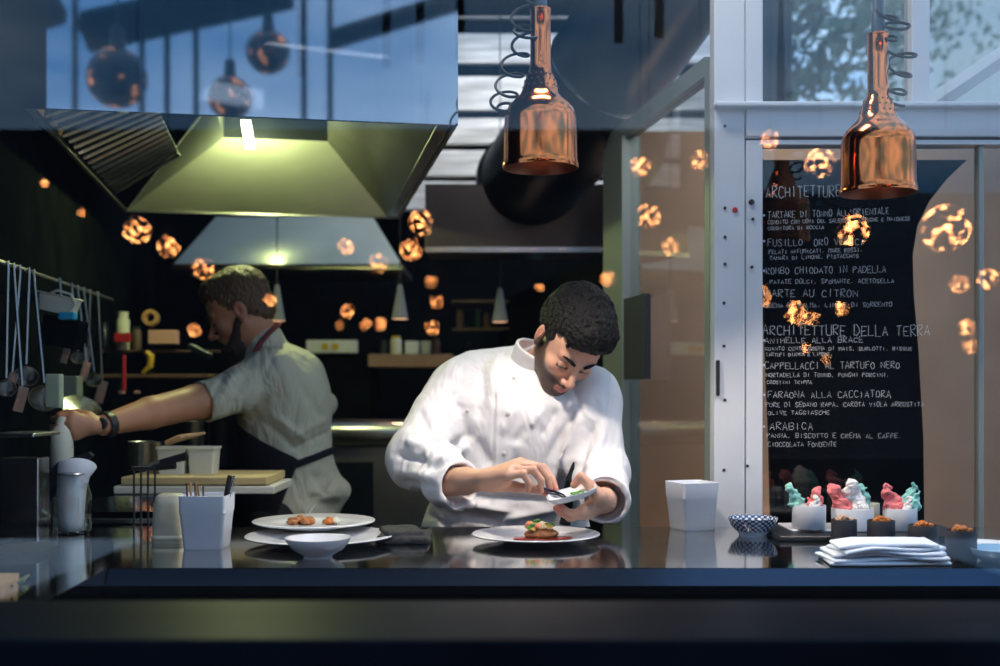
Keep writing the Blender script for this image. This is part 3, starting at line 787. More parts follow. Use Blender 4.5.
# hand lettering on the glass: single-stroke capitals
GL = {'A': '00 26 40;12 32', 'B': '00 06 36 45 33 03;33 42 41 30 00', 'C': '45 36 16 04 02 10 30 41', 'D': '00 06 26 44 42 20 00', 'E': '46 06 00 40;03 33', 'F': '46 06 00;03 33', 'G': '45 36 16 04 02 10 30 42 22', 'H': '00 06;40 46;03 43', 'I': '20 26', 'L': '06 00 40', 'M': '00 06 23 46 40', 'N': '00 06 40 46', 'O': '10 02 04 16 36 44 42 30 10', 'P': '00 06 36 45 34 03', 'R': '00 06 36 45 34 03 40', 'S': '45 36 16 05 14 32 41 30 10 01', 'T': '06 46;26 20', 'U': '06 01 10 30 41 46', 'V': '06 20 46', 'Z': '06 46 00 40', "'": '26 24', ',': '21 10', '.': '20 21', '*': '23 33 32 22 23', 'Q': '10 02 04 16 36 44 42 30 10;22 40', ' ': ''}
MENU = [(768, 196, 845, 12.5, 'ARCHITETTURE', .9, -2), (770, 217, 893, 7.4, 'TARTARE DI TONNO ALL\'ORIENTALE', .6, -9), (770, 223, 914, 4.3, 'CONDITO CON UOVA DEL SALENTO, LATTUGHE E MAIONESE', .45, -8), (770, 229, 827, 4, 'CONDITURA DI ROCCIA', .45, -3),
        (770, 245, 868, 8, 'FUSILLO  ORO VERACI', .6, -3), (771, 253, 866, 4.6, 'PELATI AFFUMICATI, MARE ROSSI,', .45, -5), (772, 259, 862, 4.4, 'TAMARI DI LIMONE, PISTACCHIO', .45, -5),
        (768, 273, 890, 7.8, 'ROMBO CHIODATO IN PADELLA', .6, -3), (772, 283, 898, 4.8, 'PATATE DOLCI, SPUMANTE, ACETOSELLA', .5, -2), (768, 296, 862, 8.4, 'TARTE AU CITRON', .65, 0), (767, 307, 896, 5, 'CREMA DI PALMA, LIMONE DI SORRENTO', .45, -2),
        (765, 334, 935, 12, 'ARCHITETTURE DELLA TERRA', .85, 3), (767, 343, 867, 6.4, 'ANIMELLE ALLA BRACE', .6, -2), (767, 350, 916, 4.2, 'GUANTO CENTO CREMA DI MAIS, BURLOTTI, BISQUE', .45, 0), (768, 356, 833, 4, 'TARTUFI BIANCA E LIMONE', .45, -1),
        (767, 369, 904, 7.8, 'CAPPELLACCI AL TARTUFO NERO', .6, -2), (768, 377, 893, 4.6, 'MORTADELLA DI TONNO, FUNGHI PORCINI,', .5, -1), (769, 384, 815, 4, 'CROSTINI TRIPPA', .45, 0),
        (770, 398, 895, 7.6, 'FARAONA ALLA CACCIATORA', .6, -1), (768, 407, 928, 5.2, 'PURE DI SEDANO RAPA, CAROTA VIOLA ARROSTITA', .5, -1), (770, 415, 833, 4.6, 'OLIVE TAGGIASCHE', .5, -1),
        (772, 430, 817, 8.6, 'ARABICA', .65, 0), (769, 438, 906, 5.2, 'PANNA, BISCOTTO E CREMA AL CAFFE.', .5, 1), (770, 447, 840, 5, 'CIOCCOLATA FONDENTE', .5, 0)]
mb = MB(); rn = random.Random(3)
for x0, yb, x1, h, s_, wd, sl in MENU:
    adv = (x1 - x0) / len(s_); X = x0
    for ch in s_:
        kx = adv * .70 / 4; ky = h * .84 / 6 * rn.uniform(.85, 1.12); oy = rn.uniform(-.06, .06) * h; y_ = yb + sl * (X - x0) / (x1 - x0) * .5
        for st in GL.get(ch, '').split(';'):
            pts = []
            for q in st.split():
                pts.append(fp(X + (int(q[0]) + rn.uniform(-.25, .25)) * kx, y_ + oy - (int(q[1]) + rn.uniform(-.25, .25)) * ky) + Vector((0, .0215, 0)))
            if len(pts) > 1: mb.tube(pts, .0003 + .00045 * wd, 3, caps=False)
        X += adv
for yb in (214, 240, 270, 293, 340, 365, 395, 427):
    c = fp(766, yb) ; mb.sphere((c.x, FR + .0225, c.z), .0032, 6)
mb.build('menu_lettering', M_chalk, dr, world=True)
# dark slab filling the black shape behind the glass, its outline bowed
poly = [(763.5, 152), (983, 152), (962, 172), (944, 195), (932, 220), (927, 250), (928, 290), (933, 350), (938, 440), (943, 575), (789, 575), (779, 440), (776, 370), (773, 300), (767, 200)]
a = [fp(x, y) + Vector((0, .10, 0)) for x, y in poly]
for q in a:
    if q.z < .85: q.z = .001
o = MB().prism(a, (0, .02, 0)).build('dark_slab', M_slab)
tag(o, 'tall dark slab with bowed edges standing behind the glass door with the chalk menu', 'dark_slab')
# room beyond the glass: brown wall, ochre corner
yR = 4.35
struct('wall_right', MB().box((.44, yR, 0), (3.3, yR + .1, 2.24)), M_brown)
# glazed side partition running back from the post
A0 = Vector((fp(713, 0).x, FR + .05, 0)); PD = D
def part_box(s0, s1, z0, z1, th=.04, off=0):
    p = [A0 + PD * s0, A0 + PD * s1]; n = Vector((PD.y, -PD.x, 0)) * th; o_ = Vector((PD.y, -PD.x, 0)) * off
    return MB().prism([p[0] + o_ + Z * z0, p[1] + o_ + Z * z0, p[1] + o_ + n + Z * z0, p[0] + o_ + n + Z * z0], Z * (z1 - z0))
def ps(px):
    k = (px - CX) / F; return (k * A0.y - A0.x) / (PD.x - k * PD.y)
zt = 2.12
struct('trim_5', part_box(0.0, .035, 0, zt), M_alu)
struct('trim_6', part_box(ps(625), ps(606), 0, zt - .04, .06, -.01), M_alu)
struct('trim_7', part_box(.035, ps(606), zt - .04, zt + .01), M_alu)
struct('trim_8', part_box(.035, ps(625), 0, .35), M_alu)
struct('window_4', part_box(.036, ps(625), .35, zt - .04, .006, .017), M_pane)
struct('wall_partition', part_box(ps(606) + .005, ps(606) + 2.1, 0, 1.72, .08), M_dark)
# brown wall outside the partition
q0 = A0 + Vector((.62, .5, 0)); q1 = A0 + Vector((.12, 2.6, 0))
# the dark slate on the partition
o = part_box(ps(652), ps(631), P(0, 358, 3.3).z - .06, P(0, 290, 3.3).z + .0, -.02, -.004).build('intercom_screen', mat('dark_screen', (.05, .055, .06), .3))
tag(o, 'slim dark wall screen hung on the glazed partition behind the chef', 'screen')

# sloping roof bar and timber outside the upper windows
M_leaf = mat('leaves', (.05, .09, .03), .7, var=.4, vscale=3)
M_bark = mat('bark', (.10, .07, .05), .9)
for i, (x, y, Y, lb) in enumerate(((790, 75, 7.5, 'leafy tree beyond the upper garden window, nearer the white post'), (880, 40, 13, 'leafy tree beyond the upper garden window, nearer the hanging copper lamp'))):
    b = P(x, y, Y); tr = thing('tree', lb, 'tree', (b.x, b.y, 0))
    MB().tube([(0, 0, 0), (.05, 0, b.z * .5), (0, .05, b.z)], [.12, .09, .05], 8).build('trunk', M_bark, tr, smooth=True)
    mb = MB(); rn = random.Random(i)
    for k in range(900):
        v = Vector([rn.gauss(0, 1) for _ in range(3)]); v = v.normalized() * rn.uniform(.25, .95 + .4 * i); v.z *= .8
        p = Vector((0, 0, b.z + .2)) + v; d1 = Vector([rn.uniform(-1, 1) for _ in range(3)]).normalized() * .07; d2 = d1.orthogonal().normalized() * .04
        mb.add([p - d1, p + d2, p + d1, p - d2], [(0, 1, 2, 3)])
    mb.build('foliage', M_leaf, tr)
struct('trim_9', MB().tube([P(926, 108, 3.25), P(1015, 48, 3.25)], .028, 4), M_post)
# pale building outside
o = MB().box((5.9, 15, 0), (9.6, 18, 7.4)).build('building', mat('pale_render', (.62, .58, .50), .9, var=.1, vscale=1)); tag(o, 'pale rendered building beyond the upper garden window', 'building')

# ------------------------------------------------------------------ extractor hood over the range
hd = thing('extractor_hood', 'wide stainless extractor hood whose mirror front reflects the sky', 'hood', (H0.x, H0.y, H0.z))
def Hp(name, pts, m, th): MB().prism(pts, th).build(name, m, hd, world=True)
Hp('front_panel', [Hd(0, 0), Hd(2.0, 0), Hd(2.0, 0, 1.0), Hd(0, 0, 1.0)], M_hoodfront, D * .012)
Hp('side_panel', [Hd(0, .012), Hd(0, 1.66), Hd(0, 1.66, 1.0), Hd(0, .012, 1.0)], M_hoodin, U * .012)
Hp('side_panel', [Hd(1.05, .012), Hd(1.05, 1.66), Hd(1.05, 1.66, 1.0), Hd(1.05, .012, 1.0)], M_hoodin, U * .012)
Hp('rear_panel', [Hd(.012, 1.66), Hd(1.06, 1.66), Hd(1.06, 1.66, 1.0), Hd(.012, 1.66, 1.0)], M_hoodin, D * .012)
Hp('rim', [Hd(.014, .014, .004), Hd(.05, .014, .004), Hd(.05, 1.66, .004), Hd(.014, 1.66, .004)], M_steel, Z * .012)
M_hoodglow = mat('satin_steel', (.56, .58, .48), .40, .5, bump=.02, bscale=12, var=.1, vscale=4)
Hp('rear_slope', [Hd(.05, 1.655, .005), Hd(1.045, 1.655, .005), Hd(.66, 1.20, .20), Hd(.30, 1.20, .20)], M_hoodglow, D * .01 + Z * .01)
Hp('right_slope', [Hd(.052, .02, .01), Hd(.052, 1.655, .005), Hd(.30, 1.20, .20), Hd(.30, .25, .20)], M_hoodin, Z * .008)
# filter side with its row of slats
Hp('left_slope', [Hd(1.045, .02, .01), Hd(1.045, 1.655, .005), Hd(.66, 1.20, .20), Hd(.66, .25, .20)], M_hoodfront, Z * .008 + U * .004)
Hp('chamber_wall', [Hd(.66, 1.20, .20), Hd(.30, 1.20, .20), Hd(.30, 1.20, .60), Hd(.66, 1.20, .60)], M_duct, D * .008)
Hp('chamber_wall', [Hd(.66, .25, .20), Hd(.66, 1.20, .20), Hd(.66, 1.20, .60), Hd(.66, .25, .60)], M_hoodin, U * .008)
Hp('chamber_wall', [Hd(.30, .25, .20), Hd(.30, 1.20, .20), Hd(.30, 1.20, .60), Hd(.30, .25, .60)], M_hoodin, -U * .008)
Hp('chamber_roof', [Hd(.30, .25, .60), Hd(.66, .25, .60), Hd(.66, 1.2, .60), Hd(.30, 1.2, .60)], M_hoodin, Z * .01)
sl = MB()
for k in range(16):
    u = k / 15; d0 = .08 + u * 1.15
    p0 = Hd(1.03, d0, .012); p1 = Hd(.80, d0 * .80 + .1, .125)
    sl.tube([p0 - Z * .012, p1 - Z * .012], .007, 4)
sl.build('filter_slats', M_steel, hd, world=True)
stp = MB().prism([Hd(.575, .98, .12), Hd(.545, .98, .12), Hd(.560, .96, .205), Hd(.590, .96, .205)], -D * .015); stp.build('strip_lamp', M_lampon, hd, world=True)
la = bpy.data.lights.new('hood_light', 'POINT'); la.shadow_soft_size = .02; la.energy = 23; la.color = (.88, 1, .42)
lo = bpy.data.objects.new('hood_light', la); COL.objects.link(lo); lo.location = Hd(.57, 1.02, .12) 
# second hood further back
h2 = thing('extractor_hood', 'smaller steel extractor hood behind the bearded cook, under the large one', 'hood', tuple(P(290, 268, 5.3)))
a = [P(172, 268, 5.3), P(402, 268, 5.3), P(402, 262, 5.5), P(172, 262, 5.5)]
MB().prism([P(172, 269, 5.3), P(402, 269, 5.3), P(402, 264, 5.3), P(172, 264, 5.3)], (0, .6, 0)).build('rim', M_hoodin, h2, world=True)
MB().prism([P(174, 264, 5.31), P(400, 264, 5.31), P(372, 218, 5.75), P(215, 218, 5.75)], (0, .02, .01)).build('slope', M_hoodglow, h2, world=True)
# hood over the pass at the rear right
h3 = thing('extractor_hood', 'dark brown steel hood below the round duct, behind the chef', 'hood', tuple(P(515, 250, 4.6)))
mb = MB().box(tuple(P(425, 250, 4.6)), (P(604, 250, 4.6).x, 4.94, P(0, 184, 4.6).z), .004)
mb.build('canopy', mat('bronze_steel', (.05, .04, .037), .4, .6, var=.2, vscale=4), h3, world=True)
MB().box(tuple(P(425, 252, 4.59) ), (P(604, 250, 4.59).x, 4.598, P(0, 247, 4.59).z)).build('edge_strip', M_steel, h3, world=True)
# big round duct
dp = [P(528, 182, 4.7), P(560, 140, 4.25), P(606, 72, 3.9), P(668, -20, 3.6), P(720, -100, 3.4)]
dc = thing('round_duct', 'fat dark round extraction duct slanting up under the roof', 'duct', tuple(dp[0]))
MB().tube(dp, .205, 40).build('duct_body', M_duct, dc, world=True, smooth=True)
ta = (dp[3] - dp[2]).normalized()
MB().tube([dp[2] - ta * .004, dp[2] + ta * .004], .209, 40).build('seam_ring', M_steel, dc, world=True, smooth=True)
tb = (dp[1] - dp[0]).normalized()
MB().tube([dp[0] - tb * .02, dp[0] + tb * .02], .215, 40).build('collar', M_duct, dc, world=True, smooth=True)

# ------------------------------------------------------------------ copper heat lamps
def heat_lamp(cx, ybot, Yd, label, coil):
    b = P(cx, ybot, Yd); t = thing('heat_lamp', label, 'lamp', tuple(b), 0, 'copper heat lamps over the counter')
    s = Yd / F
    prof = [(37.6, -3.5), (38.2, -1), (37.8, 1), (36.8, 5), (36.4, 30), (36, 45), (35, 52), (32, 58.5), (27, 64), (21, 69.5), (18.2, 75), (16.4, 82), (14.2, 88), (11.6, 92.5), (10.8, 97), (10.4, 100), (10.2, 130), (10, 153), (10.6, 154), (10.4, 156), (7, 156)]
    inn = [(36.8, -3.4), (35.6, 5), (35.0, 30), (34.6, 44), (33, 50), (28, 56), (20, 62), (12, 66), (.5, 67)]
    MB().lathe([(r * s, z * s) for r, z in prof], 56).build('shade', M_copper, t, smooth=True, angle=50)
    MB().lathe([(37.6 * s, -3.5 * s)] + [(r * s, z * s) for r, z in inn], 56).build('reflector', M_copin, t, smooth=True)
    hl = MB()
    for rr, z in ((17.6, 77.5), (15.9, 83.5), (13.9, 89)):
        for k in range(16):
            a = 2 * PI * (k + (.5 if z == 83.5 else 0)) / 16; hl.sphere((rr * s * math.cos(a), rr * s * math.sin(a), z * s), .0021, 6)
    hl.build('vent_pattern', M_rubber, t)
    MB().lathe([(.0001, 150 * s), (6.8 * s, 150 * s), (6.6 * s, 175 * s), (5.5 * s, 178 * s), (5.5 * s, 235 * s), (3 * s, 330 * s), (3 * s, 620 * s)], 14).build('stem', mat('blue_grey_sleeve', (.05, .08, .12), .4), t, smooth=True)
    bu = MB().lathe([(.0001, 6 * s), (8 * s, 8 * s), (15 * s, 16 * s), (18 * s, 26 * s), (15 * s, 36 * s), (6 * s, 46 * s), (5 * s, 60 * s)], 24).build('bulb', M_warmbulb, t, smooth=True)
    # coiled flex
    pts = []; base = [P(x, y, Yd) - b for x, y in coil]
    n = len(base) - 1; T = 9 * n
    for i in range(T * 4):
        u = i / (T * 4 - 1) * n; k = min(int(u), n - 1); f = u - k
        p = base[k].lerp(base[k + 1], f); a = u * 2 * PI * 1.0; r = .027 * min(1, .25 + u * .5, .3 + (n - u) * .8)
        pts.append(p + Vector((math.cos(a) * r, math.sin(a) * r * .8, math.sin(a) * r * .7)))
    MB().tube(pts, .0034, 6).build('coiled_flex', M_cable, t, smooth=True)
    l = bpy.data.lights.new('heat_lamp_light', 'SPOT'); l.energy = 26; l.color = (1, .84, .70); l.spot_size = math.radians(125); l.spot_blend = .5; l.shadow_soft_size = .022
    o = bpy.data.objects.new('heat_lamp_light', l); COL.objects.link(o); o.location = b + Vector((0, 0, .004)); 
    return t, o
L1, S1 = heat_lamp(540.5, 165, 2.5, 'copper heat lamp hanging above the chef\'s plate, its flex coiled beside a board wall', [(527, -25), (527, 5), (520, 30), (533, 33), (516, 55), (511, 75), (505, 95), (501, 108), (512, 112), (529, 28)][:9])
L2, S2 = heat_lamp(878, 190, 2.5, 'copper heat lamp hanging in front of the glass door with the chalk menu', [(880, -40), (888, -5), (886, 20), (897, 25), (884, 38), (904, 55), (898, 75), (893, 92), (900, 106)])
S1.data.energy = 25; S2.data.energy = 14

# ------------------------------------------------------------------ things on the counter
def square_tub(px0, px1, ytop, ybase, rz, label, name='square_tub', depth=None):
    c = onz((px0 + px1) / 2, ybase); s = c.y / F; w = (px1 - px0) * s / 2; h = (ybase - ytop) * s * 1.02
    c.y += w * .8
    t = thing(name, label, 'container', tuple(c), rz)
    wb = w * .83; k = 1.0
    pr = [(.0001, .003), (wb * .95, .003), (w * .93, h - .004)]
    n = 64
    MB().loft([(.0001, 0), (wb * .96, 0), (wb, .004), (w * .955, h * .66), (w * .985, h * .68), (w, h - .003), (w * 1.015, h), (w * .98, h + .0005), (w * .95, h - .004), (w * .9, h * .6), (wb * .93, .006), (.0001, .005)]).build('tub_wall', M_plastic, t, smooth=True, angle=35)
    return t, c, w, h
TA = square_tub(178.5, 226, 497, 550, math.radians(1), 'white square tub holding wooden sticks and black utensils')
TB = square_tub(674, 715, 484, 531, math.radians(19), 'empty white square tub beside the blue patterned bowl')
t, c, w, h = TA
rn = random.Random(5)
stick = None
for i in range(7):
    x = -w * .74 + i * .0052; yy = rn.uniform(-.012, .012); tx = x - .010 + i * .001 + rn.uniform(-.003, .003)
    mb = MB().tube([(0, 0, 0), (tx - x, rn.uniform(-.004, .004), h + .018 - abs(i - 2) * .0012)], .0021, 6)
    o = mb.build('wooden_stick', (M_wood if i % 3 else M_rustic), loc=(c.x + x, c.y + yy, c.z + .008)); tag(o, 'thin brown wooden stick standing in the white square tub', 'stick', 'sticks in the square tub')
for i, (x, tx, m, lb) in enumerate(((.012, .036, M_rubber, 'black flat handled spatula leaning in the white square tub'), (.018, .046, M_steel, 'slim steel tongs leaning in the white square tub beside the black spatula'))):
    mb = MB(); mb.tube([(0, 0, 0), (tx - x, 0, h * .8), ((tx - x) * 1.5, 0, h + .032)], [.003, .005, .006] if i == 0 else [.002, .003, .0025], 6)
    o = mb.build('spatula' if i == 0 else 'tongs', m, loc=(c.x + x, c.y + .01 - i * .012, c.z + .008), smooth=True); tag(o, lb, 'utensil')

def plate(px, py, wpx, z0, label, name='dinner_plate', Y=None, rim=.018, well=.52):
    if Y is None: c = onz(px, py, z0)
    else: c = P(px, py, Y); c.z = z0
    R = wpx * c.y / F / 2
    t = thing(name, label, 'plate', tuple(c))
    MB().lathe([(.0001, .004), (R * .46, .004), (R * .47, 0), (R * .50, 0), (R * .54, .004), (R * .98, rim - .003), (R, rim), (R * .99, rim + .0015), (R * .60, .0105), (R * well, .0075), (.0001, .007)], 64).build('plate_body', M_white, t, smooth=True, angle=60)
    return t, c, R
PC = plate(536, 541.5, 128, CT, 'white dinner plate with a garnished fillet and red sauce, below the chef\'s hands')
PL = plate(320, 543, 148, CT, 'large white plate in front of the food plate, a small bowl before it')
PU = plate(314, 529, 122, .944, 'white plate of small browned bites at the back edge of the counter', Y=2.69, rim=.016)
# small bowl in front of the large plate
c = onz(318, 557); R = 33 * c.y / F
t = thing('small_bowl', 'small white footed bowl in front of the large white plate', 'bowl', tuple(c))
MB().lathe([(.0001, .002), (R * .36, .002), (R * .38, 0), (R * .42, 0), (R * .45, .004), (R * .8, .018), (R * .98, .036), (R, .040), (R * .96, .040), (R * .76, .021), (R * .4, .008), (.0001, .007)], 48).build('bowl_body', M_white, t, smooth=True, angle=60)
# food
M_food = attr_mat('seared_fillet', (.62, .33, .12), [('blush', (.75, .10, .04), 0), ('dark', (.05, .30, .03), 0)], .35, sss=.1)
M_sauce = mat('red_sauce', (.36, .035, .012), .18, coat=.5)
M_green = mat('herb_leaf', (.07, .30, .03), .45)
M_brownfood = mat('browned_crust', (.42, .16, .05), .5, bump=.3, bscale=120, var=.4, vscale=60)
M_orange = mat('orange_crisp', (.55, .17, .03), .5, bump=.4, bscale=200, var=.4, vscale=80)
t, c, R = PC
def blob(name, c, r, m, label=None, cat=None, parent=None, amp=.15, h=.0012, seed=1, fr=60, group=None, loc=None):
    r = np.array(r); s = SDF(-r * 1.5 - .004, r * 1.5 + .004, h); s.ell((0, 0, 0), r, 0); s.noise(amp * min(r), fr, seed)
    V, Q = s.mesh(); o = link_mesh(name, np_mesh(name, V, Q), m, parent, loc if loc is not None else tuple(c)); 
    if label: tag(o, label, cat, group)
    return o
fd = thing('plated_fillet', 'small golden fillet topped with greens and diced garnish on the chef\'s plate', 'food', (c.x + .012, c.y - .015, c.z + .0082))
blob('fillet', (0, 0, .012), (.040, .024, .0115), M_brownfood, parent=fd, seed=2, amp=.18)
rn = random.Random(9)
gm = [mat('garnish_' + n, cl, .35, sss=.1) for n, cl in (('ochre', (.75, .42, .10)), ('coral', (.78, .22, .10)), ('cream', (.80, .62, .38)))]
for i in range(15):
    blob('garnish_dice', (rn.uniform(-.030, .024), rn.uniform(-.018, .012), .026 + rn.uniform(0, .009)), (rn.uniform(.005, .008),) * 3, gm[i % 3], parent=fd, seed=i, amp=.3, fr=150)
for i, (x, y, z, r) in enumerate(((-.027, -.018, .028, .0085), (-.020, -.02, .034, .007), (.022, -.012, .033, .008), (-.008, .004, .040, .006), (-.014, -.006, .041, .005), (.010, -.014, .035, .005))):
    blob('herb_leaf', (x, y, z), (r, r * .8, r * .55), M_green, parent=fd, seed=20 + i, amp=.35, fr=180)
s = SDF((-.1, -.05, -.006), (.1, .05, .006), .0015); s.ell((0, 0, 0), (.058, .030, .0028), 0).ell((-.045, -.01, 0), (.022, .012, .0025), .01).ell((.05, .006, 0), (.026, .012, .0025), .01); s.noise(.0006, 70, 3)
o = sdf_obj('red_sauce', s, M_sauce, None, 0, loc=(c.x + .015, c.y - .012, c.z + .0085)); tag(o, 'pool of red sauce around the fillet on the chef\'s plate', 'sauce', kind=None)
t, c, R = PU
for i, (x, y, r) in enumerate(((-.045, -.01, .013), (-.028, .006, .014), (-.012, -.012, .013), (.036, -.004, .012))):
    blob('browned_bite', (c.x + x, c.y + y, c.z + .008 + r * .6), (r * 1.25, r, r * .72), M_brownfood if i != 3 else M_orange, ('small browned bite on the plate at the back edge of the counter' if i != 3 else 'orange bite set apart beside the pale garnish on the rear plate'), 'food', seed=40 + i, group=('browned bites on the rear plate' if i != 3 else None), amp=.38, fr=90)
o = blob('pale_garnish', (c.x + .052, c.y - .004, c.z + .016), (.010, .010, .008), M_cream, 'pale crumpled garnish beside the orange bite on the rear plate', 'garnish', seed=50, amp=.3, fr=120)
mb = MB().tube([(0, 0, 0), (.006, 0, .012), (.016, -.004, .026)], .0012, 6); tag(mb.build('sprout', M_white, loc=(c.x - .012, c.y - .012, c.z + .027)), 'thin white sprout standing on the browned bites', 'garnish')
# dark folded cloth at the plate
s = SDF((-.07, -.09, -.004), (.07, .09, .045), .0025)
s.box((0, 0, .008), (.056, .075, .008), .006, 0).box((-.008, -.005, .021), (.042, .062, .007), .006, .004, R=Matrix.Rotation(.25, 3, 'Z')); s.noise(.003, 16, 4); s.noise(.0015, 40, 5); s.cut((0, 0, .0004), (0, 0, -1), None)
o = sdf_obj('dark_cloth', s, mat('charcoal_cloth', (.03, .03, .032), .8, bump=.4, bscale=90), None, 1, loc=tuple(onz(405, 540))); tag(o, 'crumpled charcoal cloth between the large white plate and the chef', 'cloth')
# the little dish in the chef's left hand, and the spoon
def tilt_dish():
    c = P(573, 497.5, 2.555); s = c.y / F
    M = Matrix.Translation(c) @ Matrix.Rotation(math.radians(-15), 4, 'Y') @ Matrix.Rotation(math.radians(6), 4, 'X')
    mb = MB().lathe([(.0001, 0), (20 * s, 0), (24.5 * s, 3 * s), (25.5 * s, 6.5 * s), (24.6 * s, 6.7 * s), (23 * s, 4 * s), (19 * s, 1.5 * s), (.0001, 1.4 * s)], 48, sq=3.2, sy=.85)
    t = thing('small_dish', 'small white dish of chopped greens held up in the chef\'s hand', 'dish', tuple(c)); t.rotation_euler = M.to_euler()
    mb.build('dish_body', M_white, t, smooth=True, angle=50)
    for i in range(8):
        o = blob('chopped_herb', (0, 0, 0), (.006, .004, .003), M_green, seed=70 + i, amp=.4, fr=200, loc=tuple(M @ Vector((-.002 + .0035 * i + rn.uniform(-.002, .002), rn.uniform(-.018, .008), .0062 + .002 * (i % 2)))))
        tag(o, 'bit of chopped green herb in the small dish the chef holds', 'herb', 'chopped herbs in the held dish')
tilt_dish()
mb = MB(); a = P(545, 489, 2.598); b = P(556, 492, 2.585); c = P(568, 499, 2.556)
mb.tube([P(537, 486, 2.605), a, b, P(563, 494.5, 2.57), c], [.0022, .0026, .0030, .0022, .0016], 8); mb.tube([P(546, 493, 2.590), P(557, 494.5, 2.58), c], [.002, .0024, .0014], 8)
tag(mb.build('tweezers', mat('dark_steel', (.06, .07, .10), .3, 1), loc=tuple(a), world=True, smooth=True), 'dark steel tweezers pinched in the chef\'s fingers above the small dish', 'tweezers')

# patterned bowl
m = mat('blue_patterned_glaze', (.75, .78, .82), .2, coat=.3); nt = m.node_tree; bs = nt.nodes['Principled BSDF']
tc = nt.nodes.new('ShaderNodeTexCoord'); sx = nt.nodes.new('ShaderNodeSeparateXYZ'); at = nt.nodes.new('ShaderNodeMath'); at.operation = 'ARCTAN2'
nt.links.new(tc.outputs['Object'], sx.inputs[0]); nt.links.new(sx.outputs[0], at.inputs[0]); nt.links.new(sx.outputs[1], at.inputs[1])
def mth(op, a, b=None):
    n = nt.nodes.new('ShaderNodeMath'); n.operation = op
    for i, x in enumerate((a, b)):
        if x is None: continue
        if isinstance(x, (int, float)): n.inputs[i].default_value = x
        else: nt.links.new(x, n.inputs[i])
    return n.outputs[0]
s1 = mth('SINE', mth('MULTIPLY', at.outputs[0], 22)); s2 = mth('SINE', mth('MULTIPLY', sx.outputs[2], 620)); pr = mth('GREATER_THAN', mth('MULTIPLY', s1, s2), -.12)
band = mth('GREATER_THAN', sx.outputs[2], .011); fac = mth('MULTIPLY', pr, band)
mx = nt.nodes.new('ShaderNodeMix'); mx.data_type = 'RGBA'; mx.inputs[6].default_value = (.62, .68, .75, 1); mx.inputs[7].default_value = (.015, .04, .13, 1); nt.links.new(fac, mx.inputs[0]); nt.links.new(mx.outputs[2], bs.inputs[0])
c = onz(755, 536.5); R = 25 * c.y / F
t = thing('patterned_bowl', 'small bowl with blue and white patterned sides beside the empty white tub', 'bowl', (c.x, c.y + R * .4, c.z))
MB().lathe([(.0001, .003), (R * .46, .003), (R * .5, 0), (R * .55, 0), (R * .58, .006), (R * .86, .022), (R * .99, .040), (R, .042), (R * .96, .0425), (R * .82, .024), (R * .5, .009), (.0001, .008)], 48).build('bowl_body', m, t, smooth=True, angle=60)

# black tray and the meringue pots
c = onz(850, 541); x0, x1 = onz(778, 541).x, onz(975, 541).x
tr = thing('serving_tray', 'low black tray carrying the white pots of meringue', 'tray', (c.x, 2.66, CT))
MB().box((x0, 2.585, CT), (x1, 2.82, CT + .012), .004).build('tray_body', M_rubber, tr, world=True)
sl = MB().box((onz(786, 534).x, 2.66, CT + .012), (onz(822, 534).x + .06, 2.80, CT + .017), .002).build('slate_liner', M_white, tr, world=True)
M_mgreen = mat('mint_meringue', (.28, .60, .50), .7, bump=.3, bscale=90, sss=.1); M_mred = mat('coral_meringue', (.78, .20, .19), .7, bump=.3, bscale=90, sss=.1); M_mwhite = mat('white_meringue', (.80, .78, .74), .7, bump=.3, bscale=90, sss=.1)
M_potw = mat('pearly_white_pot', (.66, .66, .66), .35)
def pot(cx, ybase, wpx, hpx, Y, z, m, label, name, cat='pot', crumbs=None):
    s = Y / F; c = Vector(((cx - CX) * s, Y, z)); R = wpx * s / 2; h = hpx * s
    t = thing(name, label, cat, tuple(c))
    MB().lathe([(.0001, 0), (R * .95, 0), (R, .002), (R, h - .001), (R * .985, h), (R * .92, h), (R * .90, h - .006), (.0001, h - .006)], 40).build('pot_body', m, t, smooth=True, angle=50)
    return t, c, R, h
def shard(c, r, m, label, seed, tilt, group=None):
    r *= 1.34
    """wavy meringue flame: stacked offset lobes"""
    s = SDF((-r * 1.3, -r, -.004), (r * 1.3, r, r * 2.3), .0013)
    rs = random.Random(seed)
    for k in range(5):
        u = k / 4; s.ell((tilt * u * r + rs.uniform(-.2, .2) * r, rs.uniform(-.2, .2) * r, r * (.25 + 1.35 * u)), (r * (.72 - .42 * u), r * (.5 - .25 * u), r * (.42 - .06 * u)), r * .22)
    s.noise(r * .17, 1.0 / r, seed); s.noise(r * .13, 2.1 / r, seed + 1); s.noise(r * .05, 4.5 / r, seed + 2)
    o = sdf_obj('meringue', s, m, None, 0, loc=tuple(c)); tag(o, label, 'meringue', group)
zt = CT + .012
pots = [(809, 33, 22, 2.68, 'white pot topped with mint, coral and white meringue, beside the patterned bowl'), (852.5, 41, 20, 2.70, 'middle white pot of meringue, half hidden behind the dark pots'), (900, 33, 20, 2.70, 'white pot of coral and mint meringue behind the folded napkins')]
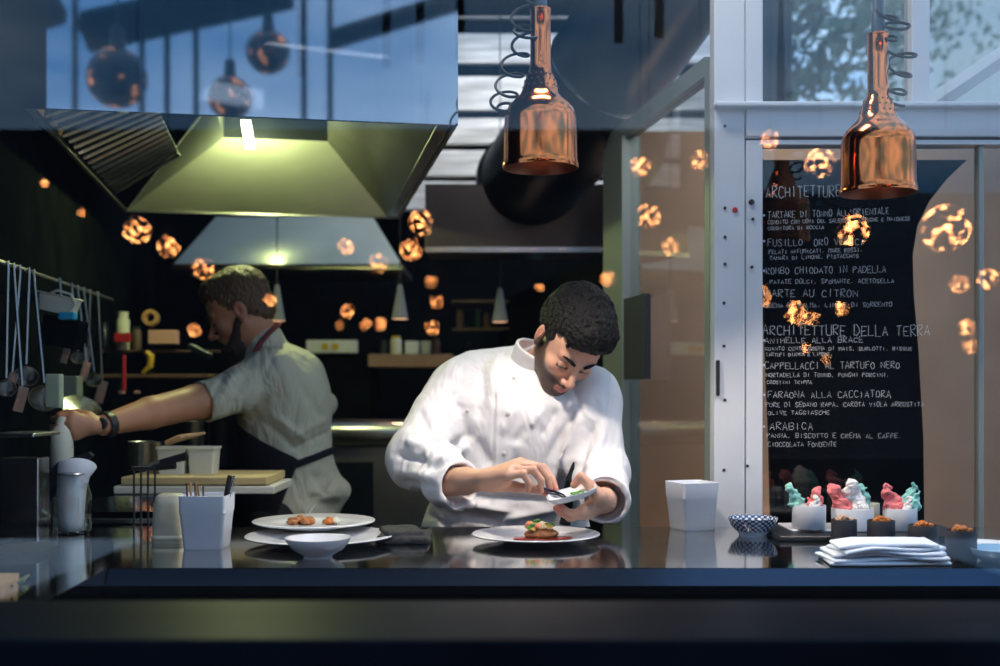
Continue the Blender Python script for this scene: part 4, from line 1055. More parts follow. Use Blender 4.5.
for i, (cx, w, hp, Y, lb) in enumerate(pots):
    t, c, R, h = pot(cx, 0, w, hp + 2, Y, zt + (.005 if i == 0 else 0), M_potw, lb, 'white_pot')
    top = c + Vector((0, 0, h - .006)); where = ('on the pot nearest the patterned bowl', 'on the middle white pot', 'on the white pot behind the napkins')[i]
    L = [[(-.030, .020, M_mgreen, 'mint green', -.5), (.014, .019, M_mred, 'coral red', .3), (.010, .012, M_mwhite, 'small white', .1, -.02)], [(-.024, .024, M_mred, 'coral red', -.7), (.006, .027, M_mwhite, 'tall white', -.3), (.026, .023, M_mgreen, 'mint green', -.2, .012), (-.004, .02, M_mwhite, 'round white', .0, .022)], [(-.016, .023, M_mred, 'coral red', -.3), (.010, .013, M_mwhite, 'low white', .1, -.02), (.024, .026, M_mgreen, 'pointed mint green', .3, .008)]][i]
    for k, e in enumerate(L):
        shard(top + Vector((e[0], e[5] if len(e) > 5 else 0, 0)), e[1], e[2], f'{e[3]} wavy meringue {where}', 100 + i * 10 + k, e[4])
# small cream tube behind the middle pot
t, c, R, h = pot(872, 0, 15, 23, 2.77, zt, mat('ivory_pot', (.62, .60, .48), .4), 'ivory pot standing behind the middle white pot of meringue', 'ivory_pot')
for i, (cx, yb, w, hp, lb) in enumerate(((844, 545, 25, 24, 'dark pot with crisp crumbs nearest the patterned bowl'), (881, 546, 27, 24, 'dark pot with brown crumbs behind the middle of the napkin stack'), (923, 548, 29, 21, 'dark pot with orange crumbs behind the end of the napkins'), (961, 562, 30, 30, 'dark pot standing beside the napkins, nearest the counter edge'))):
    g = onz(cx, yb); Y = g.y + w * g.y / F / 2
    t, c, R, h = pot(cx, yb, w, hp, Y, CT, M_darkpot, lb, 'dark_pot')
    for k in range(7):
        a = k * 2.4; rr = R * .55 * math.sqrt(k / 7)
        blob('crumb', (rr * math.cos(a), rr * math.sin(a), h - .001 + (.004 if k < 3 else 0)), (.008, .007, .006), M_orange if i else mat('biscuit_crumb', (.55, .33, .20), .7, bump=.3, bscale=150), parent=t, seed=200 + i * 10 + k, amp=.4, fr=160)
# folded napkins, one on another
for i in range(6):
    W, Lh = .118, .065
    c = onz(893, 566); n = 26; vs = []; fs = []
    rs = random.Random(60 + i); ang = math.radians(-4 + (0, 7, -5, 3, 9, -2)[i])
    s = SDF((-.17, -.09, -.008), (.17, .09, .03), .0024)
    s.box((0, 0, .0035), (W - .004 * i, Lh - .002 * i, .0031), .003, 0)
    s.cone((W - .005 - .004 * i, -Lh + .01, .0036), (W - .005 - .004 * i, Lh - .01, .0036), .0044, .0044, .003)
    V, Q = s.mesh(); V = smooth_v(V, Q, 1)
    V[:, 2] += .0022 * np.sin(V[:, 0] * 38 + i) * np.clip(i / 2, 0, 1) + .006 * (i / 5) * np.exp(-((V[:, 0] + .01) / .07) ** 2) - .010 * (i / 5) * np.clip((-V[:, 0] - .05) / .08, 0, 1) * 1.0
    V[:, 1] += .010 * np.sin(V[:, 0] * 14 + i * 1.3)
    o = link_mesh('folded_napkin', np_mesh('folded_napkin', V, Q), M_linen, None, (c.x - .0 + (0, -.006, .004, -.004, .003, 0)[i], c.y + .058, CT + .0006 + i * .0062)); o.rotation_euler = (0, 0, ang)
    tag(o, ('topmost folded white napkin of the stack beside the dark pots', 'lowest folded white napkin of the stack beside the dark pots')[0 if i == 5 else 1] if i in (0, 5) else 'folded white napkin within the stack beside the dark pots', 'napkin', None if i in (0, 5) else 'napkins within the stack')
# blue dish at the far end
c = onz(1003, 562); t = thing('blue_dish', 'pale blue oval dish cut by the photo edge, past the dark pots', 'dish', tuple(c))
MB().lathe([(.0001, .002), (.035, .002), (.037, 0), (.042, .002), (.060, .016), (.066, .028), (.063, .028), (.055, .016), (.0001, .008)], 40).build('dish_body', mat('pale_blue_glaze', (.30, .48, .62), .3), t, smooth=True)
t, c, R = plate(985, 548, 60, CT, 'small grey-blue side plate past the dark pots', 'side_plate', rim=.010)

# jar with rolled paper
c = onz(67, 534.5); R = 19.5 * c.y / F; c.y += R * .6
t = thing('glass_jar', 'clear glass jar with a handle holding a roll of white paper', 'jar', tuple(c))
hj = 62 * c.y / F
MB().lathe([(.0001, .003), (R * .85, .002), (R, .010), (R, hj * .60), (R * .92, hj * .70), (R * .84, hj * .78), (R * .88, hj), (R * .84, hj), (R * .80, hj * .78), (R * .94, hj * .58), (R * .94, .012), (.0001, .008)], 32).build('jar_body', M_jar, t, smooth=True, angle=50)
MB().tube([(-R * .9, 0, hj * .86), (-R * 1.35, 0, hj * .84), (-R * 1.55, 0, hj * .62), (-R * 1.5, 0, hj * .36), (-R * .98, 0, hj * .26)], .005, 8).build('jar_handle', M_jar, t, smooth=True)
MB().tube([(R * .90 * math.cos(a), R * .90 * math.sin(a), hj * .97) for a in [2 * PI * k / 32 for k in range(32)]], .0022, 6, closed=True).build('jar_ring', M_steel, t, smooth=True)
mb = MB(); n = 24; s = c.y / F
rows = [(.0035 + .003, .62, 0), (.03, .64, 0), (.06, .68, 0), (.10, .72, .001), (.135, .80, .003), (.165, .95, .008)]
vs = []; fs = []
for z, q, dx in rows:
    for j in range(n + 1):
        a = -2.6 + 5.4 * j / n; top = (z == rows[-1][0]); rr = R * q * (1 - .12 * j / n)
        zz = z + (.022 * math.cos(a - .2) - .006 if top else (.008 * math.cos(a) if z > .12 else 0))
        vs.append((rr * math.sin(a) * 1.05 + dx * 2, -rr * math.cos(a), zz))
for i in range(len(rows) - 1):
    for j in range(n): fs.append((i * (n + 1) + j, i * (n + 1) + j + 1, (i + 1) * (n + 1) + j + 1, (i + 1) * (n + 1) + j))
mb.add(vs, fs); o = mb.build('paper_roll', M_paper, loc=tuple(c), smooth=True); so = o.modifiers.new('s', 'SOLIDIFY'); so.thickness = .0012
tag(o, 'rolled sheet of white paper with a pointed corner standing in the glass jar', 'paper')
# frosted tub behind the stick tub
c = onz(166, 544); w = 17 * c.y / F; c.y += w
t = thing('frosted_tub', 'cloudy cream plastic tub with rounded shoulder behind the white tub of sticks', 'container', tuple(c))
mt = mat('cloudy_plastic', (.60, .57, .42), .35, trans=.0, var=.25, vscale=14)
MB().lathe([(.0001, 0), (w * .98, 0), (w, .004), (w * .96, .05), (w * .9, .085), (w * .78, .103), (w * .6, .108), (.0001, .108)], 40, sq=4).build('tub_body', mt, t, smooth=True, angle=60)
MB().lathe([(w * .99, .008), (w * 1.04, .010), (w * 1.03, .016), (w * .985, .018)], 40, sq=4).build('tub_ridge', mt, t, smooth=True)
# black pan handle and wooden board at the near end of the counter
a = onz(-10, 556); mb = MB().prism([onz(-30, 548, CT + .012), onz(46, 541, CT + .012), onz(60, 545, CT + .012), onz(36, 552, CT + .012), onz(-30, 556, CT + .012)], (0, 0, -.012))
tag(mb.build('cleaver', M_rubber, loc=tuple(a), world=True), 'flat black pointed blade lying on the counter in front of the glass jar', 'knife')
a = onz(-5, 590); mb = MB().prism([onz(-30, 573, CT + .018), onz(19, 573, CT + .018), onz(17, 580, CT + .018), onz(-30, 597, CT + .018)], (0, 0, -.018))
tag(mb.build('wooden_board', M_wood, loc=tuple(a), world=True), 'corner of a brown wooden board on the near end of the counter', 'board')
mb = MB()
for i in range(6): mb.tube([onz(8 + i * 3, 590 - i * 1.5, CT + .002), onz(12 + i * 3, 586 - i * 2, CT + .012), onz(17 + i * 2.5, 580 - i, CT + .007)], [.002, .0026, .0008], 5)
tag(mb.build('herb_sprig', mat('olive_herb', (.16, .20, .04), .6), loc=tuple(onz(15, 588)), world=True), 'small olive green herb sprig beside the wooden board', 'herb')

# ------------------------------------------------------------------ cook's bench at the back
bt = thing('work_bench', 'dark steel work bench in front of the bearded cook', 'bench', (-1.0, 3.25, 0))
def bz(px, py, Y): return P(px, py, Y)
bt_z = P(0, 490, 3.2).z
pts = [Vector((-1.30, 2.98, 0)), Vector((-.84, 3.02, 0)), Vector((-.90, 3.42, 0)), Vector((-1.33, 3.42, 0))]
MB().prism([p + Z * (bt_z - .04) for p in pts], Z * .04).build('bench_top', M_top, bt, world=True)
pts2 = [Vector((-1.27, 3.02, 0)), Vector((-.87, 3.06, 0)), Vector((-.92, 3.40, 0)), Vector((-1.29, 3.40, 0))]
MB().prism([p + Z * .0 for p in pts2], Z * (bt_z - .04)).build('bench_body', M_dark, bt, world=True)
MB().box((-1.27, 2.985, bt_z - .07), (-.85, 3.0, bt_z - .055), .003).build('bench_rail', M_steel, bt, world=True)
a = P(112, 490, 3.05); b = P(236, 490, 3.05)
for i in range(2):
    o = MB().box((a.x + .02 * i, 3.06, bt_z + .001 + i * .024), (b.x + .10 - .02 * i, 3.32, bt_z + .023 + i * .024), .004).build('cutting_board', M_cream if i == 0 else mat('pale_wood', (.60, .46, .20), .6, var=.1))
    tag(o, ('white cutting board lowest on the cook\'s bench', 'pale wooden cutting board on the white board, under the cream tubs')[i], 'cutting board')
zc = bt_z + .047
for i, (x0, x1) in enumerate(((160, 189), (190, 218))):
    a, b = P(x0, 0, 3.2), P(x1, 0, 3.2); w = (b.x - a.x) / 2
    o = MB().loft([(.0001, 0), (w * .85, 0), (w * .97, .066), (w * 1.06, .068), (w * 1.06, .074), (w * .94, .074), (w * .8, .005), (.0001, .004)]).build('storage_tub', M_cream, loc=((a.x + b.x) / 2, 3.2, zc), smooth=True, angle=35)
    tag(o, ('cream storage tub on the cutting boards, nearer the steel saucepan', 'cream storage tub on the cutting boards, nearer the bearded cook')[i], 'container')
mb = MB().tube([P(166, 445, 3.18) + Z * .004, P(180, 438, 3.18), P(205, 433, 3.22)], [.008, .010, .004], 8); tag(mb.build('wooden_spoon', M_wood, loc=tuple(P(180, 440, 3.18)), world=True, smooth=True), 'wooden spoon lying across the cream storage tubs', 'spoon')
def pan(px, py0, py1, wpx, Y, label, name='saucepan', handle=None, m=M_steel):
    a = P(px, py1, Y); s = Y / F; R = wpx * s / 2; h = (py1 - py0) * s
    t = thing(name, label, 'pan', tuple(a))
    MB().lathe([(.0001, 0), (R * .94, 0), (R, .006), (R, h), (R * 1.03, h + .002), (R * .97, h), (R * .95, .008), (.0001, .005)], 32).build('pan_body', m, t, smooth=True, angle=50)
    if handle: MB().tube([Vector((R * .95 * handle[0], R * .95 * handle[1], h * .8)), Vector((R * 2.3 * handle[0], R * 2.3 * handle[1], h * 1.0))], [.009, .007], 8).build('pan_handle', M_rubber, t, smooth=True)
    return t
pan(147, 442, 466, 36, 3.30, 'steel saucepan on the cook\'s bench beside the cream tubs')
for i, (x, w, y0, lb) in enumerate(((196, 26, 422, 'tall steel stockpot behind the cream tubs'), (221, 21, 420, 'dark steel pot beside the stockpot, nearest the cook\'s apron'))): pan(x, y0, 466, w, 3.55, lb, 'stockpot', m=M_steel if i == 0 else M_duct)
tag(MB().box((P(184, 0, 3.5).x, 3.46, 0), (P(230, 0, 3.5).x, 3.64, P(0, 466, 3.55).z)).build('pot_stand', M_dark), 'dark stand carrying the stockpots behind the bench', 'stand')
# black wire stand with two knives on it
st = thing('wire_stand', 'thin black wire stand on the bench edge holding two knives', 'stand', tuple(P(145, 527, 2.93)))
for x in (134, 141, 148, 155): MB().tube([P(x, 527, 2.93), P(x, 468, 2.93)], .0028, 6).build('stand_leg', M_rubber, st, world=True)
MB().box(tuple(P(131, 470, 2.92)), tuple(P(158, 466, 2.95)), .002).build('stand_top', M_rubber, st, world=True)
tag(MB().box((P(115, 0, 2.92).x, 2.9, P(0, 535, 2.92).z), (P(180, 0, 2.92).x, 2.97, P(0, 528, 2.92).z), .003).build('shelf_ledge', M_steel), 'narrow steel ledge under the wire stand', 'ledge')
for i, (p0, p1) in enumerate((((146, 466), (187, 456)), ((140, 469), (175, 465)))):
    a, b = P(p0[0], p0[1], 2.935), P(p1[0], p1[1], 2.925); t = thing('kitchen_knife', ('black handled knife lying uppermost on the wire stand', 'black handled knife lying lower on the wire stand')[i], 'knife', tuple(a))
    MB().tube([a.lerp(b, .35), b], [.008, .011], 8).build('knife_handle', M_rubber, t, world=True, smooth=True)
    MB().prism([a.lerp(b, .4) + Z * .008, a.lerp(b, .4) - Z * .008, a.lerp(b, -.4)], (0, .0025, 0)).build('knife_blade', M_steel, t, world=True)
# white bottle in the cook's hand
a = P(62, 472, 3.03); t = thing('white_bottle', 'pale squeeze bottle gripped in the cook\'s outstretched hand', 'bottle', tuple(a))
MB().lathe([(.0001, 0), (.022, 0), (.028, .02), (.029, .06), (.027, .11), (.016, .125), (.012, .145), (.0001, .148)], 24).build('bottle_body', M_cream, t, smooth=True)
# napkin-sized black cover behind the jar
o = MB().prism([P(50, 470, 2.72), P(58, 462, 2.72), P(88, 452, 2.72), P(92, 456, 2.72), P(66, 476, 2.72), P(50, 500, 2.72)], (0, .02, 0)).build('black_cover', M_black, loc=tuple(P(60, 470, 2.72)), world=True); tag(o, 'folded black cloth draped on a stand behind the glass jar', 'cloth')
tag(MB().box((P(8, 0, 2.95).x, 2.90, CT - .3), (P(46, 0, 2.95).x, 2.975, P(0, 457, 2.95).z), .004).build('steel_box', M_steel), 'low brushed steel box on the bench below the hanging ladles', 'box')

# wall rail, ladles and tools along the turned wall
WL = lambda d, z, off=.06: Hd(1.17 - off, 0) + D * d + Z * (z - H0.z)
def wl_at(px, py, off=.06):
    """the point of the plane parallel to the wall that the picture shows at px,py"""
    o = Hd(1.17 - off, 0); k = (px - CX) / F
    d = (k * o.y - o.x) / (D.x - k * D.y); q = o + D * d; return P(px, py, q.y)
rl = thing('utensil_rail', 'steel rail along the dark wall with ladles and spoons hanging from it', 'rail', tuple(wl_at(40, 275)))
MB().tube([wl_at(-20, 255), wl_at(112, 300)], .007, 8).build('rail_bar', M_steel, rl, world=True, smooth=True)
for x in (2, 66): 
    a = wl_at(x, 262 + x * .36); MB().tube([a, a + U * .06], .006, 6).build('bracket', M_steel, rl, world=True)
UT = [(8, 266, 6, 388, 'ladle', 10), (14, 268, 22, 395, 'flat', 9), (20, 270, 12, 380, 'flat', 8), (29, 272, 26, 376, 'ladle', 12), (34, 274, 44, 398, 'ladle', 15), (60, 282, 66, 352, 'flat', 6), (72, 287, 78, 358, 'ladle', 7), (78, 289, 86, 368, 'flat', 7), (84, 291, 94, 380, 'ladle', 8), (90, 293, 88, 352, 'flat', 5), (98, 295, 102, 388, 'flat', 8)]
desc = ['round steel ladle hanging nearest the photo edge on the wall rail', 'slotted steel turner hanging second on the wall rail', 'long narrow steel turner hanging third on the wall rail', 'deep steel ladle hanging fourth on the wall rail', 'widest steel ladle, hung low above the cook\'s hand', 'short steel turner hanging beside the white tray', 'small steel ladle hanging past the white tray', 'steel turner hanging in the middle of the far cluster', 'steel ladle with a bright bowl in the far cluster', 'shortest steel turner in the far cluster', 'steel turner hung last on the wall rail']
for i, (x0, y0, x1, y1, kd, rp) in enumerate(UT):
    a = wl_at(x0, y0, .07); b = wl_at(x0, y0, .07); Y = a.y; b = P(x1, y1, Y); r = rp * Y / F
    t = thing('ladle' if kd == 'ladle' else 'turner', desc[i], 'utensil', tuple(b))
    MB().tube([a + U * .012 + Z * .004, a + Z * .012, a - Z * .01, b + Z * r], [.003, .003, .004, .0042], 6).build('handle', M_tool, t, world=True, smooth=True)
    if kd == 'ladle': MB().lathe([(.0001, -r), (r * .6, -r * .8), (r * .92, -r * .3), (r, 0), (r * .94, 0), (r * .84, -r * .3), (.0001, -r * .9)], 20, Matrix.Translation(b) @ Matrix.Rotation(math.radians(55), 4, 'X') @ Matrix.Rotation(math.radians(20), 4, 'Y')).build('bowl', M_tool, t, world=True, smooth=True)
    else: MB().box((-r * .55, -.0015, -r * 1.9), (r * .55, .0015, r * .9), .001, Matrix.Translation(b) @ Matrix.Rotation(.4, 4, 'Z') @ Matrix.Rotation(.25, 4, 'Y')).build('blade', M_tool, t, world=True)
def wbox(name, x0, y0, x1, y1, dep, m, label, cat, off=.10, bev=.004, rot=0):
    a, b = wl_at(x0, y0, off), wl_at(x1, y1, off); c = P((x0 + x1) / 2, (y0 + y1) / 2, (a.y + b.y) / 2); s = c.y / F
    w, h = (x1 - x0) * s / 2, (y1 - y0) * s / 2
    o = MB().box((-w, -dep / 2, -h), (w, dep / 2, h), bev, Matrix.Rotation(rot, 4, 'Y')).build(name, m, loc=tuple(c)); return tag(o, label, cat)
c = wl_at(59, 303, .12); s = c.y / F
t = thing('white_tray', 'white plastic tray with a looped handle hung on the wall rail', 'tray', tuple(c)); t.rotation_euler = (0, math.radians(12), 0)
MB().lathe([(.0001, -10 * s), (17 * s, -10 * s), (20 * s, 6 * s), (22 * s, 7 * s), (20 * s, 8 * s), (16 * s, -8 * s), (.0001, -8 * s)], 36, sq=6, sy=.5).build('tray_body', M_cream, t, smooth=True, angle=35)
MB().tube([(-6 * s, -10 * s, 8 * s), (0, -11 * s, 12 * s), (14 * s, -11 * s, 11 * s), (20 * s, -10 * s, 2 * s), (18 * s, -10 * s, -4 * s)], .004, 6).build('tray_handle', M_cream, t, smooth=True)
wbox('blue_clip', 60, 312, 76, 320, .03, M_blue, 'bright blue clip below the white tray on the wall rail', 'clip', .16)
wbox('black_bin', 46, 318, 82, 347, .08, M_dark, 'black bin hanging beneath the white tray', 'bin', .12, rot=.2)
wbox('pale_board', 47, 374, 62, 408, .03, mat('celadon_plastic', (.36, .42, .30), .5), 'pale green plastic board standing above the cook\'s hand', 'board', .14)
wbox('pale_box', 63, 376, 80, 404, .05, mat('sage_plastic', (.26, .30, .20), .5), 'sage green plastic box beside the pale green board', 'box', .12)
c = wl_at(80, 412, .16); o = MB().lathe([(.0001, 0), (.03, .004), (.055, .014), (.058, .016), (.03, .007), (.0001, .004)], 28).build('shallow_pan', M_steel, loc=tuple(c), smooth=True); o.rotation_euler = (math.radians(25), math.radians(28), 0); tag(o, 'shallow steel pan leaning just above the cook\'s wrist', 'lid')
wbox('steel_shelf', 4, 432, 48, 436, .16, M_steel, 'short steel wall shelf below the ladles', 'shelf', .14)
# shelf of small things behind the cook's face
sh = thing('wall_shelf', 'dark shelf of jars and tapes behind the cook\'s outstretched arm', 'shelf', tuple(P(155, 375, 4.3)))
MB().box(tuple(P(98, 378, 4.3)), (P(215, 378, 4.3).x, 4.6, P(0, 374, 4.3).z), .003).build('shelf_board', M_rustic, sh, world=True)
MB().box(tuple(P(98, 352, 4.5)), (P(215, 352, 4.5).x, 4.6, P(0, 350, 4.5).z), .003).build('shelf_board', M_rustic, sh, world=True)
def jar(px, yt, yb, w, Y, m, lb, nm='storage_jar', cap=None):
    a = P(px, yb, Y); s = Y / F; h = (yb - yt) * s; r = w * s / 2; t = thing(nm, lb, 'jar', tuple(a))
    MB().lathe([(.0001, 0), (r * .95, 0), (r, .005), (r, h * .78), (r * .7, h * .86), (r * .7, h * .9)], 24).build('jar_body', m, t, smooth=True, angle=50)
    MB().lathe([(r * .75, h * .88), (r * .78, h), (.0001, h)], 24).build('jar_lid', cap or M_rubber, t, smooth=True, angle=50); return t
jar(123, 312, 350, 13, 4.52, M_cream, 'cream jar with a red band on the back shelf', cap=M_cream)
jar(104, 322, 350, 9, 4.52, M_duct, 'slim dark jar at the end of the back shelf'); jar(137, 326, 350, 9, 4.52, M_rustic, 'brown jar between the cream jar and the pink packet')
o = MB().box(tuple(P(117, 342, 4.48)), tuple(P(129, 333, 4.45))).build('red_label', M_red, loc=tuple(P(123, 338, 4.46)), world=True); tag(o, 'small red card in front of the cream jar', 'card')
a = P(151, 318, 4.5); o = MB().lathe([(.018, -.014), (.032, -.014), (.032, .014), (.018, .014), (.018, -.014)], 28, Matrix.Rotation(math.radians(80), 4, 'X')).build('tape_roll', mat('kraft_tape', (.45, .24, .10), .5), loc=tuple(a), smooth=True, angle=40); tag(o, 'roll of brown tape hung behind the cook', 'tape')
wb = lambda nm, x0, y0, x1, y1, Y, dep, m, lb, cat, rot=0: tag(MB().box((-(x1 - x0) * Y / F / 2, 0, -(y1 - y0) * Y / F / 2), ((x1 - x0) * Y / F / 2, dep, (y1 - y0) * Y / F / 2), .003, Matrix.Rotation(rot, 4, 'Y')).build(nm, m, loc=tuple(P((x0 + x1) / 2, (y0 + y1) / 2, Y))), lb, cat)
wb('pink_packet', 148, 330, 176, 344, 4.42, .05, M_pink, 'pale pink packet on the back shelf near the cook\'s face', 'packet')
wb('blue_grey_tray', 186, 348, 208, 354, 4.0, .08, M_duct, 'tilted grey tray near the cook\'s beard', 'tray', .5)
mb = MB().tube([P(146, 352, 4.2), P(151, 356, 4.2), P(150, 366, 4.2), P(143, 373, 4.2)], [.010, .014, .012, .007], 8); tag(mb.build('yellow_hook', M_yel, loc=tuple(P(148, 360, 4.2)), world=True, smooth=True), 'curved yellow hook hanging under the back shelf', 'hook')
mb = MB().tube([P(124, 355, 4.2), P(124, 390, 4.2)], .008, 8); tag(mb.build('red_peeler', M_red, loc=tuple(P(124, 370, 4.2)), world=True, smooth=True), 'straight dark red peeler hanging under the back shelf', 'peeler')
for i, x in enumerate((122, 137)): tag(MB().lathe([(.0001, 0), (.012, .002), (.013, .010), (.0001, .014)], 16).build('cap', M_pink, loc=tuple(P(x, 394, 4.2)), smooth=True), ('small pink cap above the cook\'s forearm, nearer his wrist', 'small pink cap above the cook\'s forearm, nearer his elbow')[i], 'cap')

# ------------------------------------------------------------------ back line of the kitchen
rg = thing('cooking_range', 'low stainless range with a rounded front edge between the two cooks', 'range', (P(360, 0, 4.7).x, 4.9, 0))
x0, x1 = P(300, 0, 4.7).x, P(470, 0, 4.7).x; zt = P(0, 423, 4.7).z
MB().box((x0, 4.70, zt - .10), (x1, 5.3, zt), .035).build('range_top', M_steel, rg, world=True, smooth=True, angle=50)
MB().box((x0 + .01, 4.75, 0), (x1 - .01, 5.3, zt - .10)).build('range_body', M_hoodin, rg, world=True)
MB().box((x0 + .03, 4.74, .35), (x1 - .4, 4.75, zt - .16), .01).build('range_door', M_duct, rg, world=True)
ks = thing('kitchen_shelf', 'thick brown shelf carrying small appliances beyond the chef\'s shoulder', 'shelf', tuple(P(408, 366, 5.3)))
MB().box(tuple(P(368, 367, 5.3)), (P(452, 367, 5.3).x, 5.6, P(0, 354, 5.3).z), .004).build('shelf_board', mat('brown_walnut', (.25, .14, .09), .5, var=.2), ks, world=True)  # shelf wood, brown with slight tonal variation
for x in (374, 446): MB().box(tuple(P(x, 400, 5.5)), (P(x + 3, 0, 5.5).x, 5.6, P(0, 367, 5.5).z)).build('bracket', M_dark, ks, world=True)
sk = thing('socket_strip', 'white wall socket strip with two yellow round sockets behind the bearded cook', 'socket', tuple(P(332, 347, 5.4)))
MB().box(tuple(P(306, 353, 5.4)), (P(357, 353, 5.4).x, 5.44, P(0, 340, 5.4).z), .006).build('strip_body', M_plastic, sk, world=True)
for x in (325, 335): MB().lathe([(.0001, .006), (.014, .006), (.018, 0)], 18, Matrix.Translation(P(x, 346.5, 5.398)) @ Matrix.Rotation(PI / 2, 4, 'X')).build('socket_face', M_yel, sk, world=True, smooth=True)
tag(MB().box((P(300, 0, 5.44).x, 5.441, .0), (P(372, 0, 5.44).x, 5.50, P(0, 352, 5.44).z)).build('low_partition', M_dark), 'dark low partition carrying the socket strip', 'partition')
jar(396, 336, 354, 11, 5.4, M_cream, 'white jar with a yellow mark on the brown shelf', cap=M_yel)
wb('white_appliance', 405, 341, 418, 353.5, 5.4, .1, M_plastic, 'small white appliance on the brown shelf beside the jar', 'appliance'); wb('grey_appliance', 421, 341, 430, 353.5, 5.4, .1, M_alu, 'small grey box on the brown shelf, farthest from the socket strip', 'box')
jar(436, 338, 354, 8, 5.4, M_rustic, 'small brown bottle at the end of the brown shelf', 'brown_bottle'); jar(384, 340, 354, 7, 5.4, M_duct, 'small dark bottle beside the white jar on the brown shelf', 'dark_bottle')
# dark bottle shelf
bs_ = thing('bottle_shelf', 'dark wall shelving with bottles behind the chef\'s head', 'shelf', tuple(P(500, 360, 5.7)))
for y in (302, 330, 360): MB().box(tuple(P(452, y, 5.7)), (P(590, y, 5.7).x, 5.9, P(0, y - 2, 5.7).z)).build('shelf_board', M_rustic, bs_, world=True)
for i, x in enumerate((460, 469, 478, 487, 509, 518, 527, 552, 566)):
    y = (330, 360, 330)[i % 3]; t = jar(x, y - 21 + (i % 2) * 4, y - 2, 7, 5.78, (M_rustic, M_duct, mat('green_bottle', (.02, .05, .03), .2))[i % 3], 'dim dark bottle on the shelving behind the chef', 'wine_bottle'); t['category'] = 'bottle'; t['group'] = 'dim bottles on the dark shelving'
a = P(537, 289, 5.6); tag(MB().sphere((0, 0, 0), .014, 14).build('indicator_light', mat('blue_led', (.1, .5, .7), .4, em=(.15, .55, .75), es=2.2), loc=tuple(a), smooth=True), 'small round glowing blue indicator light above the chef\'s head', 'light')
# cone pendants of the pass
for i, (x, yt, yb, lb) in enumerate(((277, 284, 321, 'slim grey cone pendant behind the bearded cook\'s head'), (400, 284, 319, 'slim grey cone pendant over the brown shelf'), (500, 288, 322, 'slim grey cone pendant beside the chef\'s head'))):
    Y = 5.0; s = Y / F; a = P(x, yb, Y); t = thing('cone_pendant', lb, 'lamp', tuple(a)); h = (yb - yt) * s
    MB().lathe([(8.5 * s, 0), (8 * s, .003), (2.2 * s, h * .97), (1.2 * s, h), (.0001, h)], 24).build('cone_shade', mat('grey_cone', (.20, .21, .24), .5), t, smooth=True, angle=50)
    MB().lathe([(.0001, -.002), (7.6 * s, 0), (7.4 * s, .006), (.0001, .006)], 24).build('lit_disc', mat('warm_disc', (1, .7, .5), .5, em=(1, .50, .26), es=1.6), t)
    MB().tube([(0, 0, h), (0, 0, 2.9 - a.z)], .0025, 5).build('flex', M_cable, t)

# ------------------------------------------------------------------ the terrace behind the camera, seen only as reflections in window and hood
M_duskglobe = None
struct('wall_terrace', MB().box((-9, -7.1, 0), (9, -7.0, 3.45)), mat('dark_render', (.02, .02, .024), .9))
g0 = thing('globe_pendant', 'crackled amber glass globe pendant mirrored in the window glass', 'lamp', (0, 0, 0), 0, 'globe pendants mirrored in the window')
mg = bpy.data.materials.new('crackled_lit_glass'); mg.use_nodes = True; nt = mg.node_tree; bsd = nt.nodes['Principled BSDF']; bsd.inputs['Base Color'].default_value = (.03, .02, .015, 1); bsd.inputs['Roughness'].default_value = .2
tc = nt.nodes.new('ShaderNodeTexCoord'); vo = nt.nodes.new('ShaderNodeTexNoise'); vo.inputs['Scale'].default_value = 24; vo.inputs['Detail'].default_value = 2; oi = nt.nodes.new('ShaderNodeObjectInfo'); ad = nt.nodes.new('ShaderNodeVectorMath')
nt.links.new(tc.outputs['Object'], ad.inputs[0]); nt.links.new(oi.outputs['Random'], ad.inputs[1]); nt.links.new(ad.outputs[0], vo.inputs['Vector'])
cr = nt.nodes.new('ShaderNodeMapRange'); cr.inputs[1].default_value = .53; cr.inputs[2].default_value = .70; nt.links.new(vo.outputs[0], cr.inputs[0])
mu = nt.nodes.new('ShaderNodeMath'); mu.operation = 'MULTIPLY'; mu.inputs[1].default_value = 115; nt.links.new(cr.outputs[0], mu.inputs[0]); nt.links.new(mu.outputs[0], bsd.inputs['Emission Strength']); bsd.inputs['Emission Color'].default_value = (1, .36, .11, 1)
MB().sphere((0, 0, 0), .10, 28).build('globe', mg, g0, smooth=True)
MB().lathe([(.03, .094), (.026, .12), (.022, .17), (.004, .18), (.0001, .18)], 20).build('cap', M_rubber, g0, smooth=True)
MB().tube([(0, 0, .17), (0, 0, 1.9)], .004, 5).build('flex', M_cable, g0)
GP = [(137, 230, 14, 5.5), (168, 246, 11, 5.9), (203, 268, 11, 5.9), (378, 263, 10, 6), (346, 247, 8, 6.5), (421, 222, 13, 5.5), (411, 250, 11, 6), (348, 311, 7, 7), (366, 325, 6, 7.2), (380, 324, 6, 7.4), (340, 325, 4, 8), (436, 301, 7, 7.8), (432, 328, 8, 6.8), (431, 282, 6, 7),
      (640, 166, 10, 5.5), (649, 216, 12, 5.6), (671, 246, 9, 6), (608, 279, 8, 6), (854, 230, 16, 4.6), (946, 228, 24, 4.3), (960, 284, 9, 6), (988, 279, 11, 5.6), (968, 327, 8, 6), (970, 346, 7, 7.2), (796, 312, 11, 6), (842, 308, 7, 6.6), (270, 300, 6, 7), (194, 330, 7, 7), (820, 162, 15, 4.8), (770, 140, 9, 6), (540, 287, 4, 8), (44, 183, 4, 8), (81, 212, 4, 8), (700, 160, 9, 6)]
ypane = 1.34; first = True
for x, y, r, Yd in GP:
    p = P(x, y, Yd); p.y = 2 * ypane - p.y; o = g0 if first else copy_tree(g0); first = False
    o.location = p; k = r * Yd / F / .10; o.scale = (k, k, k * 1.0)
dk = mg.copy(); dk.name = 'crackled_dim_glass'
